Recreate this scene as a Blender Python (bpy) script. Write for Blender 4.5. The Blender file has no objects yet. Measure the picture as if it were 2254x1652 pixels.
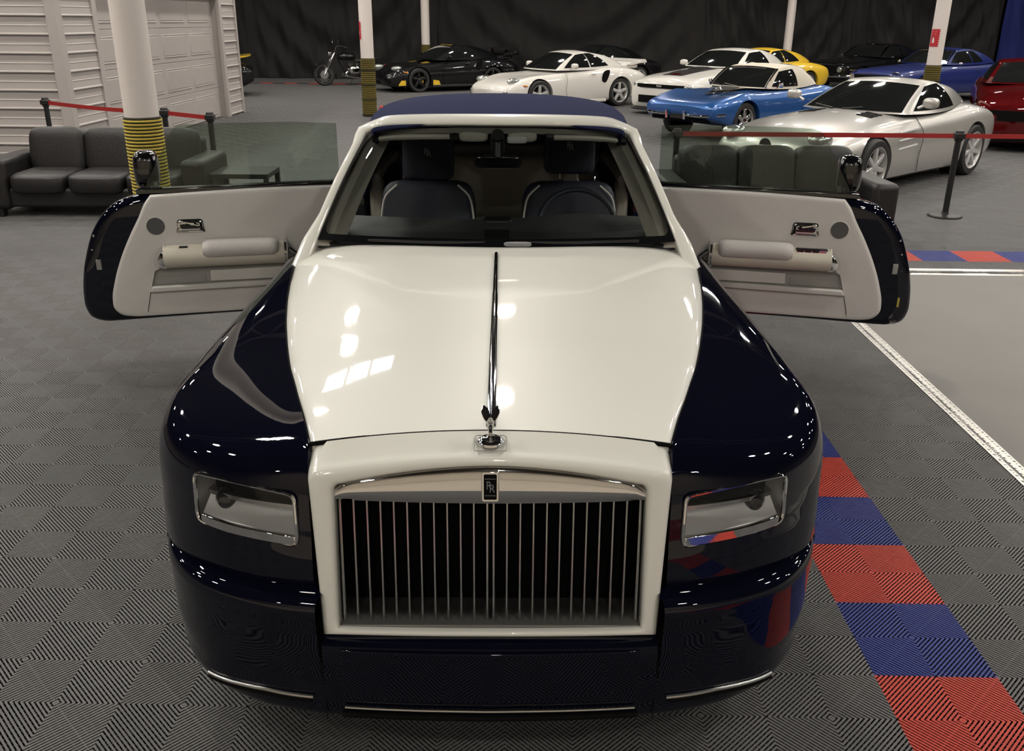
import bpy, bmesh, math, random
import numpy as np
from mathutils import Vector, Matrix

SC = bpy.context.scene
COL = SC.collection
PI = math.pi
random.seed(7)

# ------------------------------------------------------------------ camera, world, exposure
def V(*a): return Vector(a)
CAM_LOC = V(0.033, -1.95, 1.985)
PITCH, ROLL, YAW, FPX = 0.37363, 0.00803, 0.0098, 1994.6
def make_camera():
    r0 = V(math.cos(YAW), -math.sin(YAW), 0); f0 = V(math.sin(YAW), math.cos(YAW), 0); up = V(0, 0, 1)
    fw = f0*math.cos(PITCH) - up*math.sin(PITCH)
    dn = -up*math.cos(PITCH) - f0*math.sin(PITCH)
    rt = r0*math.cos(ROLL) - dn*math.sin(ROLL)
    dw = r0*math.sin(ROLL) + dn*math.cos(ROLL)
    cd = bpy.data.cameras.new('camera'); cd.sensor_width = 36; cd.sensor_fit = 'HORIZONTAL'
    cd.lens = FPX/2254*36; cd.clip_end = 200
    co = bpy.data.objects.new('camera', cd); COL.objects.link(co)
    m = Matrix((rt, -dw, -fw)).transposed().to_4x4(); m.translation = CAM_LOC
    co.matrix_world = m
    SC.camera = co
    return rt, dw, fw
CR, CD, CF = make_camera()
def proj(p):
    d = Vector(p)-CAM_LOC; z = d.dot(CF)
    if z < .05: return None
    return 1127+FPX*d.dot(CR)/z, 826+FPX*d.dot(CD)/z

W = bpy.data.worlds.new('hall_air'); SC.world = W; W.use_nodes = True
W.node_tree.nodes['Background'].inputs[0].default_value = (.55, .52, .5, 1)
W.node_tree.nodes['Background'].inputs[1].default_value = .02
SC.view_settings.view_transform = 'Standard'
try: SC.view_settings.look = 'None'
except Exception: pass
SC.view_settings.gamma = 1
SC.view_settings.use_curve_mapping = False
SC.view_settings.exposure = 0.0

LAMP_W = 250.0          # emission of the high bay lamps
LAMP_COL = (1.0, .945, .86)
SKYLIGHT_W = 5.0

# ------------------------------------------------------------------ materials
def mat(name, col, rough=.5, metal=0., coat=0., coat_r=.03, var=None, bump=None, spec=.5, emit=None, sheen=0., wave=None):
    m = bpy.data.materials.new(name); m.use_nodes = True
    nt = m.node_tree; b = nt.nodes['Principled BSDF']
    c = (*col, 1)
    b.inputs['Base Color'].default_value = c
    b.inputs['Roughness'].default_value = rough
    b.inputs['Metallic'].default_value = metal
    b.inputs['Coat Weight'].default_value = coat
    b.inputs['Coat Roughness'].default_value = coat_r
    b.inputs['Specular IOR Level'].default_value = spec
    if sheen: b.inputs['Sheen Weight'].default_value = sheen
    if emit:
        b.inputs['Emission Color'].default_value = (*emit[0], 1); b.inputs['Emission Strength'].default_value = emit[1]
    tc = nt.nodes.new('ShaderNodeTexCoord')
    n = nt.nodes.new('ShaderNodeTexNoise'); n.inputs['Scale'].default_value = var[0] if var else 30
    nt.links.new(tc.outputs['Object'], n.inputs['Vector'])
    if var:
        mx = nt.nodes.new('ShaderNodeMix'); mx.data_type = 'RGBA'
        n.inputs['Detail'].default_value = 4
        a = var[1]
        mx.inputs[6].default_value = (*[k*(1-a) for k in col], 1); mx.inputs[7].default_value = (*[min(1, k*(1+a)) for k in col], 1)
        nt.links.new(n.outputs['Fac'], mx.inputs[0]); nt.links.new(mx.outputs[2], b.inputs['Base Color'])
    if bump:
        n2 = nt.nodes.new('ShaderNodeTexNoise'); n2.inputs['Scale'].default_value = bump[0]; n2.inputs['Detail'].default_value = 3
        nt.links.new(tc.outputs['Object'], n2.inputs['Vector'])
        bp = nt.nodes.new('ShaderNodeBump'); bp.inputs['Strength'].default_value = bump[1]; bp.inputs['Distance'].default_value = .01
        nt.links.new(n2.outputs['Fac'], bp.inputs['Height']); nt.links.new(bp.outputs[0], b.inputs['Normal'])
    return m

def glass(name, tint, refl=.06, rough=0.0):
    m = bpy.data.materials.new(name); m.use_nodes = True; nt = m.node_tree
    for k in list(nt.nodes): nt.nodes.remove(k)
    o = nt.nodes.new('ShaderNodeOutputMaterial'); t = nt.nodes.new('ShaderNodeBsdfTransparent'); g = nt.nodes.new('ShaderNodeBsdfGlossy')
    t.inputs[0].default_value = (*tint, 1); g.inputs['Roughness'].default_value = rough
    mx = nt.nodes.new('ShaderNodeMixShader'); fr = nt.nodes.new('ShaderNodeFresnel'); fr.inputs['IOR'].default_value = 1.45
    nt.links.new(fr.outputs[0], mx.inputs[0]); nt.links.new(t.outputs[0], mx.inputs[1]); nt.links.new(g.outputs[0], mx.inputs[2])
    nt.links.new(mx.outputs[0], o.inputs[0])
    return m

M = {}
M['navy'] = mat('navy_paint', (.0025, .003, .009), .5, 0, 1, .02, spec=.0)
M['cream'] = mat('white_paint', (.84, .83, .76), .4, 0, 1, .03, var=(3, .01))
M['chrome'] = mat('chrome', (.86, .86, .86), .04, 1, var=(5, .02))
M['satin'] = mat('satin_metal', (.62, .62, .62), .22, 1)
M['black'] = mat('black_plastic', (.012, .012, .013), .4, var=(40, .2))
M['gloss_black'] = mat('gloss_black', (.004, .004, .005), .15, 0, 1)
M['void'] = mat('dark_cavity', (.004, .004, .004), .8, spec=.1)
M['rubber'] = mat('tyre_rubber', (.018, .018, .018), .65, var=(60, .2), bump=(120, .1))
M['softtop'] = mat('navy_canvas', (.024, .028, .074), .95, var=(250, .30), bump=(500, .3), spec=.1)
M['leather_white'] = mat('white_leather', (.71, .68, .65), .5, var=(40, .03), bump=(220, .12))
M['veneer'] = mat('cream_lacquer', (.76, .71, .60), .35, 0, .4)
M['trim_grey'] = mat('grey_trim', (.34, .33, .31), .6, var=(30, .05))
M['leather_navy'] = mat('navy_leather', (.014, .017, .035), .5, var=(40, .1), bump=(150, .1))
M['dash'] = mat('dash_leather', (.05, .051, .055), .55, var=(60, .1), bump=(200, .15))
M['beige'] = mat('beige_lining', (.62, .58, .50), .7, var=(80, .04))
M['mesh'] = mat('speaker_mesh', (.10, .10, .10), .6, var=(400, .5), bump=(600, .5))
M['screen'] = glass('windshield_glass', (.80, .83, .81))
M['pane'] = glass('door_glass', (.70, .76, .71))
M['shelf'] = mat('brushed_shelf', (.16, .155, .145), .35, .3)
M['badge_grey'] = mat('badge_grey', (.22, .22, .23), .4)
M['lens'] = glass('clear_lens', (.93, .93, .93))
M['reflector'] = mat('lamp_reflector', (.90, .90, .89), .3, .0, .4)
M['tile'] = mat('grey_tile', (.138, .134, .134), .55, var=(9, .10), spec=.35)
M['tile_red'] = mat('red_tile', (.56, .055, .035), .5, var=(9, .08), spec=.35)
M['tile_blue'] = mat('blue_tile', (.022, .036, .23), .5, var=(9, .08), spec=.35)
M['tile_black'] = mat('dark_tile', (.02, .02, .022), .55, var=(9, .1))
M['slab'] = mat('slab', (.010, .010, .010), .9, var=(2, .2), spec=.1)
M['concrete'] = mat('concrete', (.19, .18, .168), .62, var=(1.6, .10), bump=(60, .05))
M['front_floor'] = mat('sealed_concrete', (.44, .38, .30), .5, var=(1.2, .10), bump=(30, .04))
M['alu'] = mat('diamond_plate', (.66, .64, .60), .3, 1, var=(20, .08))
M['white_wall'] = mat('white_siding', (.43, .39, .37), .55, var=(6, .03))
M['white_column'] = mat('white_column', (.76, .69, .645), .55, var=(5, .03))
M['yellow_rope'] = mat('yellow_rope', (.52, .40, .06), .8, var=(60, .25), bump=(200, .4))
M['olive_rope'] = mat('olive_rope', (.13, .10, .014), .9, var=(60, .3), bump=(200, .4))
M['black_rope'] = mat('black_rope', (.02, .018, .008), .9)
M['curtain'] = mat('black_curtain', (.020, .0185, .018), .8, var=(20, .2), spec=.3)
M['blue_curtain'] = mat('blue_curtain', (.012, .02, .14), .85, var=(20, .2))
M['sofa'] = mat('black_leather', (.012, .0105, .0105), .45, var=(30, .15), bump=(60, .25))
M['post'] = mat('post_black', (.012, .012, .012), .4)
M['belt'] = mat('red_belt', (.34, .018, .016), .6, var=(60, .1))
M['sign'] = mat('red_sign', (.50, .02, .03), .5)
M['sign_white'] = mat('sign_white', (.8, .78, .76), .5)
M['ceiling'] = mat('dark_ceiling', (.03, .03, .032), .8, var=(3, .1))
M['truss'] = mat('steel_truss', (.35, .35, .36), .5, .3)
M['beige_wall'] = mat('plaster_wall', (.50, .44, .36), .8, var=(2, .05))
M['lamp_glow'] = mat('lamp_glow', (1, 1, 1), .5, emit=(LAMP_COL, 6.0))
M['lamp_glow'].cycles.emission_sampling = 'NONE'
M['sky_glow'] = mat('skylight_glow', (1, 1, 1), .5, emit=((.86, .92, 1.0), SKYLIGHT_W))

# ------------------------------------------------------------------ mesh helpers
def link(o, parent=None):
    COL.objects.link(o)
    if parent is not None: o.parent = parent
    return o
def mk(name, v, f, m, parent=None, smooth=True, angle=38, bevel=0, seg=2, sub=0, solid=0):
    me = bpy.data.meshes.new(name); me.from_pydata([tuple(map(float, p)) for p in v], [], [tuple(int(i) for i in q) for q in f])
    me.validate(); me.materials.append(m if not isinstance(m, str) else M[m])
    o = bpy.data.objects.new(name, me); link(o, parent)
    if smooth:
        me.polygons.foreach_set('use_smooth', [True]*len(me.polygons))
        if angle: me.set_sharp_from_angle(angle=math.radians(angle))
    if solid:
        s = o.modifiers.new('s', 'SOLIDIFY'); s.thickness = solid; s.offset = -1
    if bevel:
        b = o.modifiers.new('b', 'BEVEL'); b.width = bevel; b.segments = seg; b.limit_method = 'ANGLE'; b.angle_limit = math.radians(40)
    if sub:
        s = o.modifiers.new('ss', 'SUBSURF'); s.levels = sub; s.render_levels = sub
    return o
def fix(o):                      # outward normals
    bm = bmesh.new(); bm.from_mesh(o.data); bmesh.ops.recalc_face_normals(bm, faces=bm.faces); bm.to_mesh(o.data); bm.free()
    return o
def bake(o, angle=38):           # apply modifiers
    dg = bpy.context.evaluated_depsgraph_get(); dg.update()
    me = bpy.data.meshes.new_from_object(o.evaluated_get(dg))
    o.modifiers.clear(); o.data = me
    if angle: me.set_sharp_from_angle(angle=math.radians(angle))
    return o
def cut(o, *cutters):
    for c in cutters:
        b = o.modifiers.new('c', 'BOOLEAN'); b.operation = 'DIFFERENCE'; b.solver = 'EXACT'; b.object = c
    bake(o)
    for c in cutters: bpy.data.objects.remove(c)
    return o

def pch(t, xs, ys):              # monotone cubic interpolation, ys may be (n,k)
    xs = np.asarray(xs, float); ys = np.asarray(ys, float); one = ys.ndim == 1
    if one: ys = ys[:, None]
    h = np.diff(xs)[:, None]; d = np.diff(ys, axis=0)/h
    m = np.zeros_like(ys)
    if len(xs) > 2:
        w1 = 2*h[1:]+h[:-1]; w2 = h[1:]+2*h[:-1]
        with np.errstate(divide='ignore', invalid='ignore'):
            mm = (w1+w2)/(w1/d[:-1]+w2/d[1:])
        m[1:-1] = np.where(d[:-1]*d[1:] > 0, np.nan_to_num(mm), 0)
    m[0] = d[0]; m[-1] = d[-1]
    t = np.atleast_1d(np.asarray(t, float)); i = np.clip(np.searchsorted(xs, t, side='right')-1, 0, len(xs)-2)
    hh = h[i]; s = ((t-xs[i])[:, None])/hh
    r = (2*s**3-3*s**2+1)*ys[i]+(s**3-2*s**2+s)*hh*m[i]+(-2*s**3+3*s**2)*ys[i+1]+(s**3-s**2)*hh*m[i+1]
    return r[:, 0] if one else r
def spl(t, xs, ys):              # catmull rom style (finite difference) interpolation
    xs = np.asarray(xs, float); ys = np.asarray(ys, float); one = ys.ndim == 1
    if one: ys = ys[:, None]
    m = np.gradient(ys, xs, axis=0)
    t = np.atleast_1d(np.asarray(t, float)); i = np.clip(np.searchsorted(xs, t, side='right')-1, 0, len(xs)-2)
    hh = (xs[i+1]-xs[i])[:, None]; s = ((t-xs[i])[:, None])/hh
    r = (2*s**3-3*s**2+1)*ys[i]+(s**3-2*s**2+s)*hh*m[i]+(-2*s**3+3*s**2)*ys[i+1]+(s**3-s**2)*hh*m[i+1]
    return r[:, 0] if one else r
def curve(pts, n):               # resample a 3d/2d polyline smoothly
    p = np.asarray(pts, float); L = np.r_[0, np.cumsum(np.linalg.norm(np.diff(p, axis=0), axis=1))]
    return spl(np.linspace(0, L[-1], n), L, p)
def net(rows, nu, nv):           # control net -> fine grid
    A = np.array([curve(r, nu) for r in rows])
    B = np.array([curve(A[:, k], nv) for k in range(nu)])
    return B.transpose(1, 0, 2)
def gridf(n, m, off=0, cu=False, cv=False, flip=False):
    F = []
    for i in range(n if cu else n-1):
        for j in range(m if cv else m-1):
            a = off+i*m+j; b = off+((i+1) % n)*m+j; c = off+((i+1) % n)*m+(j+1) % m; d = off+i*m+(j+1) % m
            F.append((a, d, c, b) if flip else (a, b, c, d))
    return F
def sheet(name, G, m, parent=None, flip=False, **k):
    G = np.asarray(G); n, q = G.shape[:2]
    return mk(name, G.reshape(-1, 3), gridf(n, q, flip=flip), m, parent, **k)

class MB:
    def __init__(s): s.v = []; s.f = []; s.m = Matrix()
    def add(s, v, f):
        o = len(s.v); s.v += [tuple(s.m @ Vector(p)) for p in v]; s.f += [tuple(i+o for i in q) for q in f]; return s
    def box(s, x0, x1, y0, y1, z0, z1):
        v = [(x, y, z) for x in (x0, x1) for y in (y0, y1) for z in (z0, z1)]
        return s.add(v, [(0, 1, 3, 2), (4, 6, 7, 5), (0, 4, 5, 1), (2, 3, 7, 6), (0, 2, 6, 4), (1, 5, 7, 3)])
    def tube(s, pts, r, n=8, closed=False, cap=True):
        P = [Vector(p) for p in pts]; N = len(P); rs = r if hasattr(r, '__len__') else [r]*N
        V_ = []; ref = None
        for i in range(N):
            a = P[(i-1) % N] if (closed or i > 0) else P[i]; b = P[(i+1) % N] if (closed or i < N-1) else P[i]
            t = (b-a).normalized()
            if ref is None: ref = Vector((0, 0, 1)) if abs(t.z) < .9 else Vector((1, 0, 0))
            u = t.cross(ref).normalized(); ref = u.cross(t).normalized(); w = ref
            for k in range(n):
                an = 2*PI*k/n; V_.append(P[i]+(u*math.cos(an)+w*math.sin(an))*rs[i])
        F = gridf(N, n, cu=closed, cv=True)
        if cap and not closed: F += [tuple(range(n))[::-1], tuple((N-1)*n+k for k in range(n))]
        return s.add(V_, F)
    def lathe(s, prof, n=24, axis='z', c=(0, 0, 0), full=True):
        V_ = []
        for r, h in prof:
            for k in range(n):
                a = 2*PI*k/n; x, y = r*math.cos(a), r*math.sin(a)
                p = {'z': (x, y, h), 'x': (h, x, y), 'y': (y, h, x)}[axis]
                V_.append((p[0]+c[0], p[1]+c[1], p[2]+c[2]))
        F = gridf(len(prof), n, cv=True)
        if full and prof[0][0] > 1e-6: F.append(tuple(range(n))[::-1])
        if full and prof[-1][0] > 1e-6: F.append(tuple((len(prof)-1)*n+k for k in range(n)))
        return s.add(V_, F)
    def prism(s, out, frame, t0, t1):            # outline (a,b) in frame(a,b,t)->xyz
        n = len(out); V_ = [frame(a, b, t0) for a, b in out]+[frame(a, b, t1) for a, b in out]
        F = [tuple(range(n))[::-1], tuple(range(n, 2*n))]+[(i, (i+1) % n, n+(i+1) % n, n+i) for i in range(n)]
        return s.add(V_, F)
    def slab(s, a0, a1, b0, b1, frame, t0, t1, n=16):   # curved slab following frame(a,b,t)
        V_ = []
        for a in np.linspace(a0, a1, n): V_ += [frame(a, b0, t0), frame(a, b1, t0), frame(a, b1, t1), frame(a, b0, t1)]
        return s.add(V_, gridf(n, 4, cv=True)+[(0, 1, 2, 3), tuple(4*n-4+k for k in range(4))])
    def puff(s, cx, cy, cz, a, b, c, e=.35, nu=20, nv=12):   # rounded cushion (superellipsoid)
        f = lambda w, q: math.copysign(abs(w)**q, w)
        V_ = []
        for i in range(nv+1):
            ph = -PI/2+PI*i/nv
            for k in range(nu):
                th = 2*PI*k/nu+PI/nu
                V_.append((cx+a*f(math.cos(ph), e)*f(math.cos(th), e), cy+b*f(math.cos(ph), e)*f(math.sin(th), e), cz+c*f(math.sin(ph), e)))
        return s.add(V_, gridf(nv+1, nu, cv=True, flip=True))
    def build(s, name, m, parent=None, **k):
        o = mk(name, s.v, s.f, m, parent, **k)
        return fix(o)
def rrect(x0, x1, y0, y1, r, n=5):
    out = []
    for cx, cy, a0 in ((x1-r, y0+r, -90), (x1-r, y1-r, 0), (x0+r, y1-r, 90), (x0+r, y0+r, 180)):
        for k in range(n+1):
            a = math.radians(a0+90*k/n); out.append((cx+r*math.cos(a), cy+r*math.sin(a)))
    return out
def smooth_poly(pts, n):                          # closed smooth outline
    p = np.asarray(pts, float); q = np.vstack([p[-2:], p, p[:2]])
    L = np.r_[0, np.cumsum(np.linalg.norm(np.diff(q, axis=0), axis=1))]
    return spl(np.linspace(L[2], L[2+len(p)], n, endpoint=False), L, q)
def thing(name, label, cat, loc=(0, 0, 0), rz=0, group=None):
    o = bpy.data.objects.new(name, None); o.empty_display_size = .2; link(o); o.location = loc; o.rotation_euler = (0, 0, rz)
    return tag(o, label, cat, group)
def tag(o, label, cat=None, group=None):
    o['label'] = label
    if cat: o['category'] = cat
    if group: o['group'] = group
    return o
def struct(o, label=None):
    o['kind'] = 'structure'
    if label: o['label'] = label
    return o
def dup(o, parent=None, deep=True):
    c = o.copy(); COL.objects.link(c); c.parent = parent
    if deep:
        for ch in list(o.children): dup(ch, c)
    return c
def text_mesh(s, size, depth):
    cu = bpy.data.curves.new('t', 'FONT'); cu.body = s; cu.size = size; cu.extrude = depth; cu.align_x = 'CENTER'; cu.align_y = 'CENTER'; cu.resolution_u = 3
    o = bpy.data.objects.new('t', cu); COL.objects.link(o)
    dg = bpy.context.evaluated_depsgraph_get(); me = bpy.data.meshes.new_from_object(o.evaluated_get(dg))
    bpy.data.objects.remove(o)
    return me
def letters(name, s, size, depth, m, parent, mtx):
    me = text_mesh(s, size, depth); me.transform(mtx); me.materials.clear(); me.materials.append(M[m])
    o = bpy.data.objects.new(name, me); link(o, parent); return o

# ------------------------------------------------------------------ floor: slab, rib tiles, concrete bay
GA = math.radians(-1.513); GO = V(1.249, .443, 0)          # tile lattice: turned a little against the car
GE1 = V(math.cos(GA), math.sin(GA), 0); GE2 = V(-math.sin(GA), math.cos(GA), 0)
def gp(i, j, z=0): return GO+GE1*(.2*i)+GE2*(.2*j)+V(0, 0, z)
fl = MB(); fl.box(-24, 34, -12, 36, -.06, -.017)
floor = struct(fl.build('floor', 'slab', smooth=False), 'dark slab under grey ribbed tiles')

def tile_mesh():
    v, f = [], []
    def clip_strip(c0, c1, flip):         # strip c0 <= x-y <= c1 inside the unit quad .2
        S = .2; P = [(0, 0), (S, 0), (S, S), (0, S)]
        def cl(P, g):
            o = []
            for a, b in zip(P, P[1:]+P[:1]):
                ga, gb = g(a), g(b)
                if ga >= 0: o.append(a)
                if ga*gb < 0: t = ga/(ga-gb); o.append((a[0]+(b[0]-a[0])*t, a[1]+(b[1]-a[1])*t))
            return o
        P = cl(P, lambda p: p[0]-p[1]-c0)
        if len(P) > 2: P = cl(P, lambda p: c1-(p[0]-p[1]))
        return [(S-x, y) for x, y in P][::-1] if flip else P
    n = 12; pitch = .2/n
    for qi in (0, 1):
        for qj in (0, 1):
            fl_ = (qi+qj) % 2 == 0         # ribs ring round the tile centre
            ox, oy = qi*.2-.2, qj*.2-.2
            def put(c, w, z, sides, flip):
                P = clip_strip(c-w/2, c+w/2, flip)
                if len(P) < 3: return
                o = len(v); k = len(P)
                v.extend([(ox+x, oy+y, z) for x, y in P]); f.append(tuple(range(o, o+k)))
                if sides:
                    v.extend([(ox+x, oy+y, -.0023) for x, y in P])
                    for a in range(k):
                        b = (a+1) % k; f.append((o+a, o+k+a, o+k+b, o+b))
            for k in range(-n, n+1): put((k+.5)*pitch, pitch*.57, 0, True, fl_)
            for k in range(-6, 7): put(k*pitch*2, pitch*.3, -.009, False, not fl_)
            put(0, .0022, .0004, False, not fl_)
    me = bpy.data.meshes.new('tile'); me.from_pydata(v, [], f); me.validate()
    return me
TM = {}
for k in ('tile', 'tile_red', 'tile_blue', 'tile_black'):
    TM[k] = tile_mesh() if not TM else TM['tile'].copy()
    TM[k].materials.clear(); TM[k].materials.append(M[k])
def tile_kind(a, b):                       # a,b: tile indices (tile covers i=2a..2a+2)
    if a == 0 and b <= 40: return 'tile_red' if b % 2 == 1 else 'tile_blue'
    if b == 14 and a > 0: return 'tile_red' if a % 2 == 1 else 'tile_blue'
    if b == 71: return 'tile_red' if a % 2 == 1 else 'tile_black'
    return 'tile'
def in_bay(a, b): return (a >= 3 and b < 13) or b < -5
cand, rest = [], {}
for a in range(-40, 66):
    for b in range(-13, 80):
        if in_bay(a, b): continue
        p = gp(2*a+1, 2*b+1); q = proj(p); kind = tile_kind(a, b)
        if q is None or not (-170 < q[0] < 2424 and -60 < q[1] < 1810): 
            if (p-CAM_LOC).length < 19 and not (p.x < -6.3 and p.y > 11.6): rest.setdefault(kind, []).append(p)
            continue
        under = abs(p.x) < .75 and .35 < p.y < 5.3
        inhouse = p.x < -6.3 and 11.6 < p.y < 19
        if inhouse: continue
        dist = (p-CAM_LOC).length
        front_hidden = 300 < q[0] < 1850 and q[1] > 560 and abs(p.x) < 1.0 and p.y > .4
        score = dist if not (under or front_hidden) else 999
        if kind != 'tile' and dist < 12: score = 0
        if kind == 'tile_red' and b == 71 and -12 < p.x < 1: score = 1
        cand.append((score, p, kind))
cand.sort(key=lambda t: t[0])
for n_, (s_, p, kind) in enumerate(cand):
    if n_ < 298 and s_ < 900:
        o = bpy.data.objects.new({'tile': 'tile', 'tile_red': 'red_tile', 'tile_blue': 'blue_tile', 'tile_black': 'dark_tile'}[kind], TM[kind])
        link(o, floor); o.location = p; o.rotation_euler = (0, 0, GA)
        if kind == 'tile' and 'proto' not in TM: TM['proto'] = o
        if kind != 'tile' and ('p_'+kind) not in TM: TM['p_'+kind] = o
    else: rest.setdefault(kind, []).append(p)
def field(name, pts, me, label):
    pm = bpy.data.meshes.new(name); pm.from_pydata([tuple(Matrix.Rotation(-GA, 3, 'Z') @ p) for p in pts], [], [])
    o = bpy.data.objects.new(name, pm); link(o, floor); o.rotation_euler = (0, 0, GA); o['kind'] = 'stuff'; o['label'] = label
    src = bpy.data.objects.new('tile_seed', me)
    ng = bpy.data.node_groups.new(name, 'GeometryNodeTree')
    ng.interface.new_socket('Geometry', in_out='INPUT', socket_type='NodeSocketGeometry')
    ng.interface.new_socket('Geometry', in_out='OUTPUT', socket_type='NodeSocketGeometry')
    gi = ng.nodes.new('NodeGroupInput'); go = ng.nodes.new('NodeGroupOutput')
    ip = ng.nodes.new('GeometryNodeInstanceOnPoints'); oi = ng.nodes.new('GeometryNodeObjectInfo')
    oi.inputs['Object'].default_value = src; oi.inputs['As Instance'].default_value = True; oi.transform_space = 'ORIGINAL'
    ng.links.new(gi.outputs[0], ip.inputs['Points']); ng.links.new(oi.outputs['Geometry'], ip.inputs['Instance']); ng.links.new(ip.outputs[0], go.inputs[0])
    md = o.modifiers.new('g', 'NODES'); md.node_group = ng
    return o
for kind, pts in rest.items():
    if len(pts): field({'tile': 'grey_tile_field', 'tile_red': 'red_tile_field', 'tile_blue': 'blue_tile_field', 'tile_black': 'dark_tile_field'}[kind], pts, TM[kind], 'ribbed plastic floor tiles farther away')

# concrete bay with diamond plate edging
def gbox(mb, i0, i1, j0, j1, z0, z1):
    c = [gp(i0, j0), gp(i1, j0), gp(i1, j1), gp(i0, j1)]
    v = [(p.x, p.y, z) for z in (z0, z1) for p in c]
    return mb.add(v, [(3, 2, 1, 0), (4, 5, 6, 7), (0, 1, 5, 4), (1, 2, 6, 5), (2, 3, 7, 6), (3, 0, 4, 7)])
bay = struct(gbox(MB(), 6, 150, -60, 26, -.05, -.010).build('floor_bay', 'concrete', smooth=False), 'bare grey concrete bay beside the tiles')
struct(gbox(MB(), -126, 6, -60, -10, -.05, -.002).build('floor_front', 'front_floor', smooth=False), 'beige sealed concrete in front of the tiles')
def edging(name, i0, i1, j0, j1, along, label):
    mb = MB()
    z = .004
    c = [gp(i0, j0), gp(i1, j0), gp(i1, j1), gp(i0, j1)]
    zz = [z, -.009, -.009, z] if along == 'j' else [-.009, -.009, z, z]
    mb.add([(p.x, p.y, q) for p, q in zip(c, zz)]+[(p.x, p.y, -.012) for p in c], [(0, 1, 2, 3), (0, 4, 5, 1), (1, 5, 6, 2), (2, 6, 7, 3), (3, 7, 4, 0)])
    o = struct(mb.build(name, 'alu', smooth=False), label)
    lug = MB(); n = int((j1-j0 if along == 'j' else i1-i0)*.2/.028)
    for k in range(n):
        for r in range(3):
            t = (k+.5)/n; a = (r+.5)/3
            if along == 'j': ii, jj, zc = i0+(i1-i0)*a, j0+(j1-j0)*t, z+(-.009-z)*a
            else: ii, jj, zc = i0+(i1-i0)*t, j0+(j1-j0)*a, -.009+(z+.009)*a
            p = gp(ii, jj); ang = GA+(.8 if (k+r) % 2 else -.8)
            ca, sa = math.cos(ang), math.sin(ang)
            q = [(.012, 0, 0), (0, .004, 0), (-.012, 0, 0), (0, -.004, 0), (0, 0, .0035)]
            lug.add([(p.x+x*ca-y*sa, p.y+x*sa+y*ca, zc+w+.0005) for x, y, w in q], [(0, 1, 4), (1, 2, 4), (2, 3, 4), (3, 0, 4)])
    g = mk('tread_lugs', lug.v, lug.f, 'alu', o, smooth=False); g['kind'] = 'stuff'
    return o
edging('trim_1', 5.75, 6.30, -10, 26.0, 'j', 'diamond plate metal edging along the tiles beside the car')
edging('trim_2', 5.75, 40, 25.75, 26.55, 'i', 'diamond plate metal edging across the back of the concrete bay')

# ------------------------------------------------------------------ hall shell
ZC = 7.6
struct(MB().box(-24, 34, -12, 36, ZC, ZC+.2).build('ceiling', 'ceiling', smooth=False))
struct(MB().box(-24, 34, 35.6, 35.9, -.02, ZC).build('wall_back', 'curtain', smooth=False))
struct(MB().box(-24.2, -24, -12, 36, -.02, ZC).build('wall_left', 'beige_wall', smooth=False))
struct(MB().box(34, 34.2, -12, 36, -.02, ZC).build('wall_right', 'beige_wall', smooth=False))
struct(MB().box(-24, 34, -12.2, -12, -.02, ZC).build('wall_front', 'beige_wall', smooth=False))
for k, y in enumerate((-5.5, 6, 18.64, 31)):
    mb = MB(); mb.box(-24, 34, y-.05, y+.05, ZC-.14, ZC-.02); mb.box(-24, 34, y-.05, y+.05, ZC-.95, ZC-.85)
    x = -24
    while x < 33.5:
        mb.tube([(x, y, ZC-.9), (x+.7, y, ZC-.1), (x+1.4, y, ZC-.9)], .03, 5); x += 1.4
    struct(mb.build('trim_%d' % (k+3), 'truss', smooth=False), 'steel roof truss spanning the hall')

# high bay lamps
def lamp(x, y, nm=[0]):
    t = thing('high_bay_lamp', 'round high bay lamp hanging under the dark ceiling', 'lamp', (x, y, ZC-1.15), 0, 'high bay lamps under the roof')
    if 'lamp' not in TM:
        a = MB().lathe([(.07, .42), (.09, .40), (.09, .25), (.13, .18), (.24, .02), (.245, 0), (.235, .0), (.12, .17), (.06, .2)], 20).build('reflector_hood', 'satin', t)
        b = MB().lathe([(0, .03), (.10, .03), (.21, .035), (0, .036)], 20).build('bulb_lens', 'lamp_glow', t)
        c = MB().tube([(0, 0, .4), (0, 0, 1.15)], .012, 6).build('hanger', 'post', t)
        TM['lamp'] = (a.data, b.data, c.data)
        ld = bpy.data.lights.new('lamp_light', 'AREA'); ld.shape = 'DISK'; ld.size = .42; ld.energy = LAMP_W*PI*PI*.21**2; ld.color = LAMP_COL; TM['light'] = ld
    else:
        for nme, d in zip(('reflector_hood', 'bulb_lens', 'hanger'), TM['lamp']):
            link(bpy.data.objects.new(nme, d), t)
    lo = link(bpy.data.objects.new('lamp_light', TM['light']), t); lo.location = (0, 0, .022)
for x in (-12.2, -8.1, -4.0, .1, 3.8, 7.0, 11.1, 15.2, 19.3):
    for y in (-9, 1.5, 5.7, 9.9, 13.5, 17.8, 21.4, 25.6):
        if x == 3.8 and y not in (-9, 25.6): continue
        if y == -9 and x not in (-8.1, -4.0, .1, 3.8, 7.0): continue  # unseen front row, added far back to light the grille face
        if y == 1.5 and -8 < x < 6: continue
        lamp(x, y)
for x, y in ((-6.0, .8), (6.0, .8), (-5.9, 3.7), (-3.6, -4.6), (3.8, -4.6)): lamp(x, y)  # extra unseen lamps off the grid, added to brighten hood, grille and left floor
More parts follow.
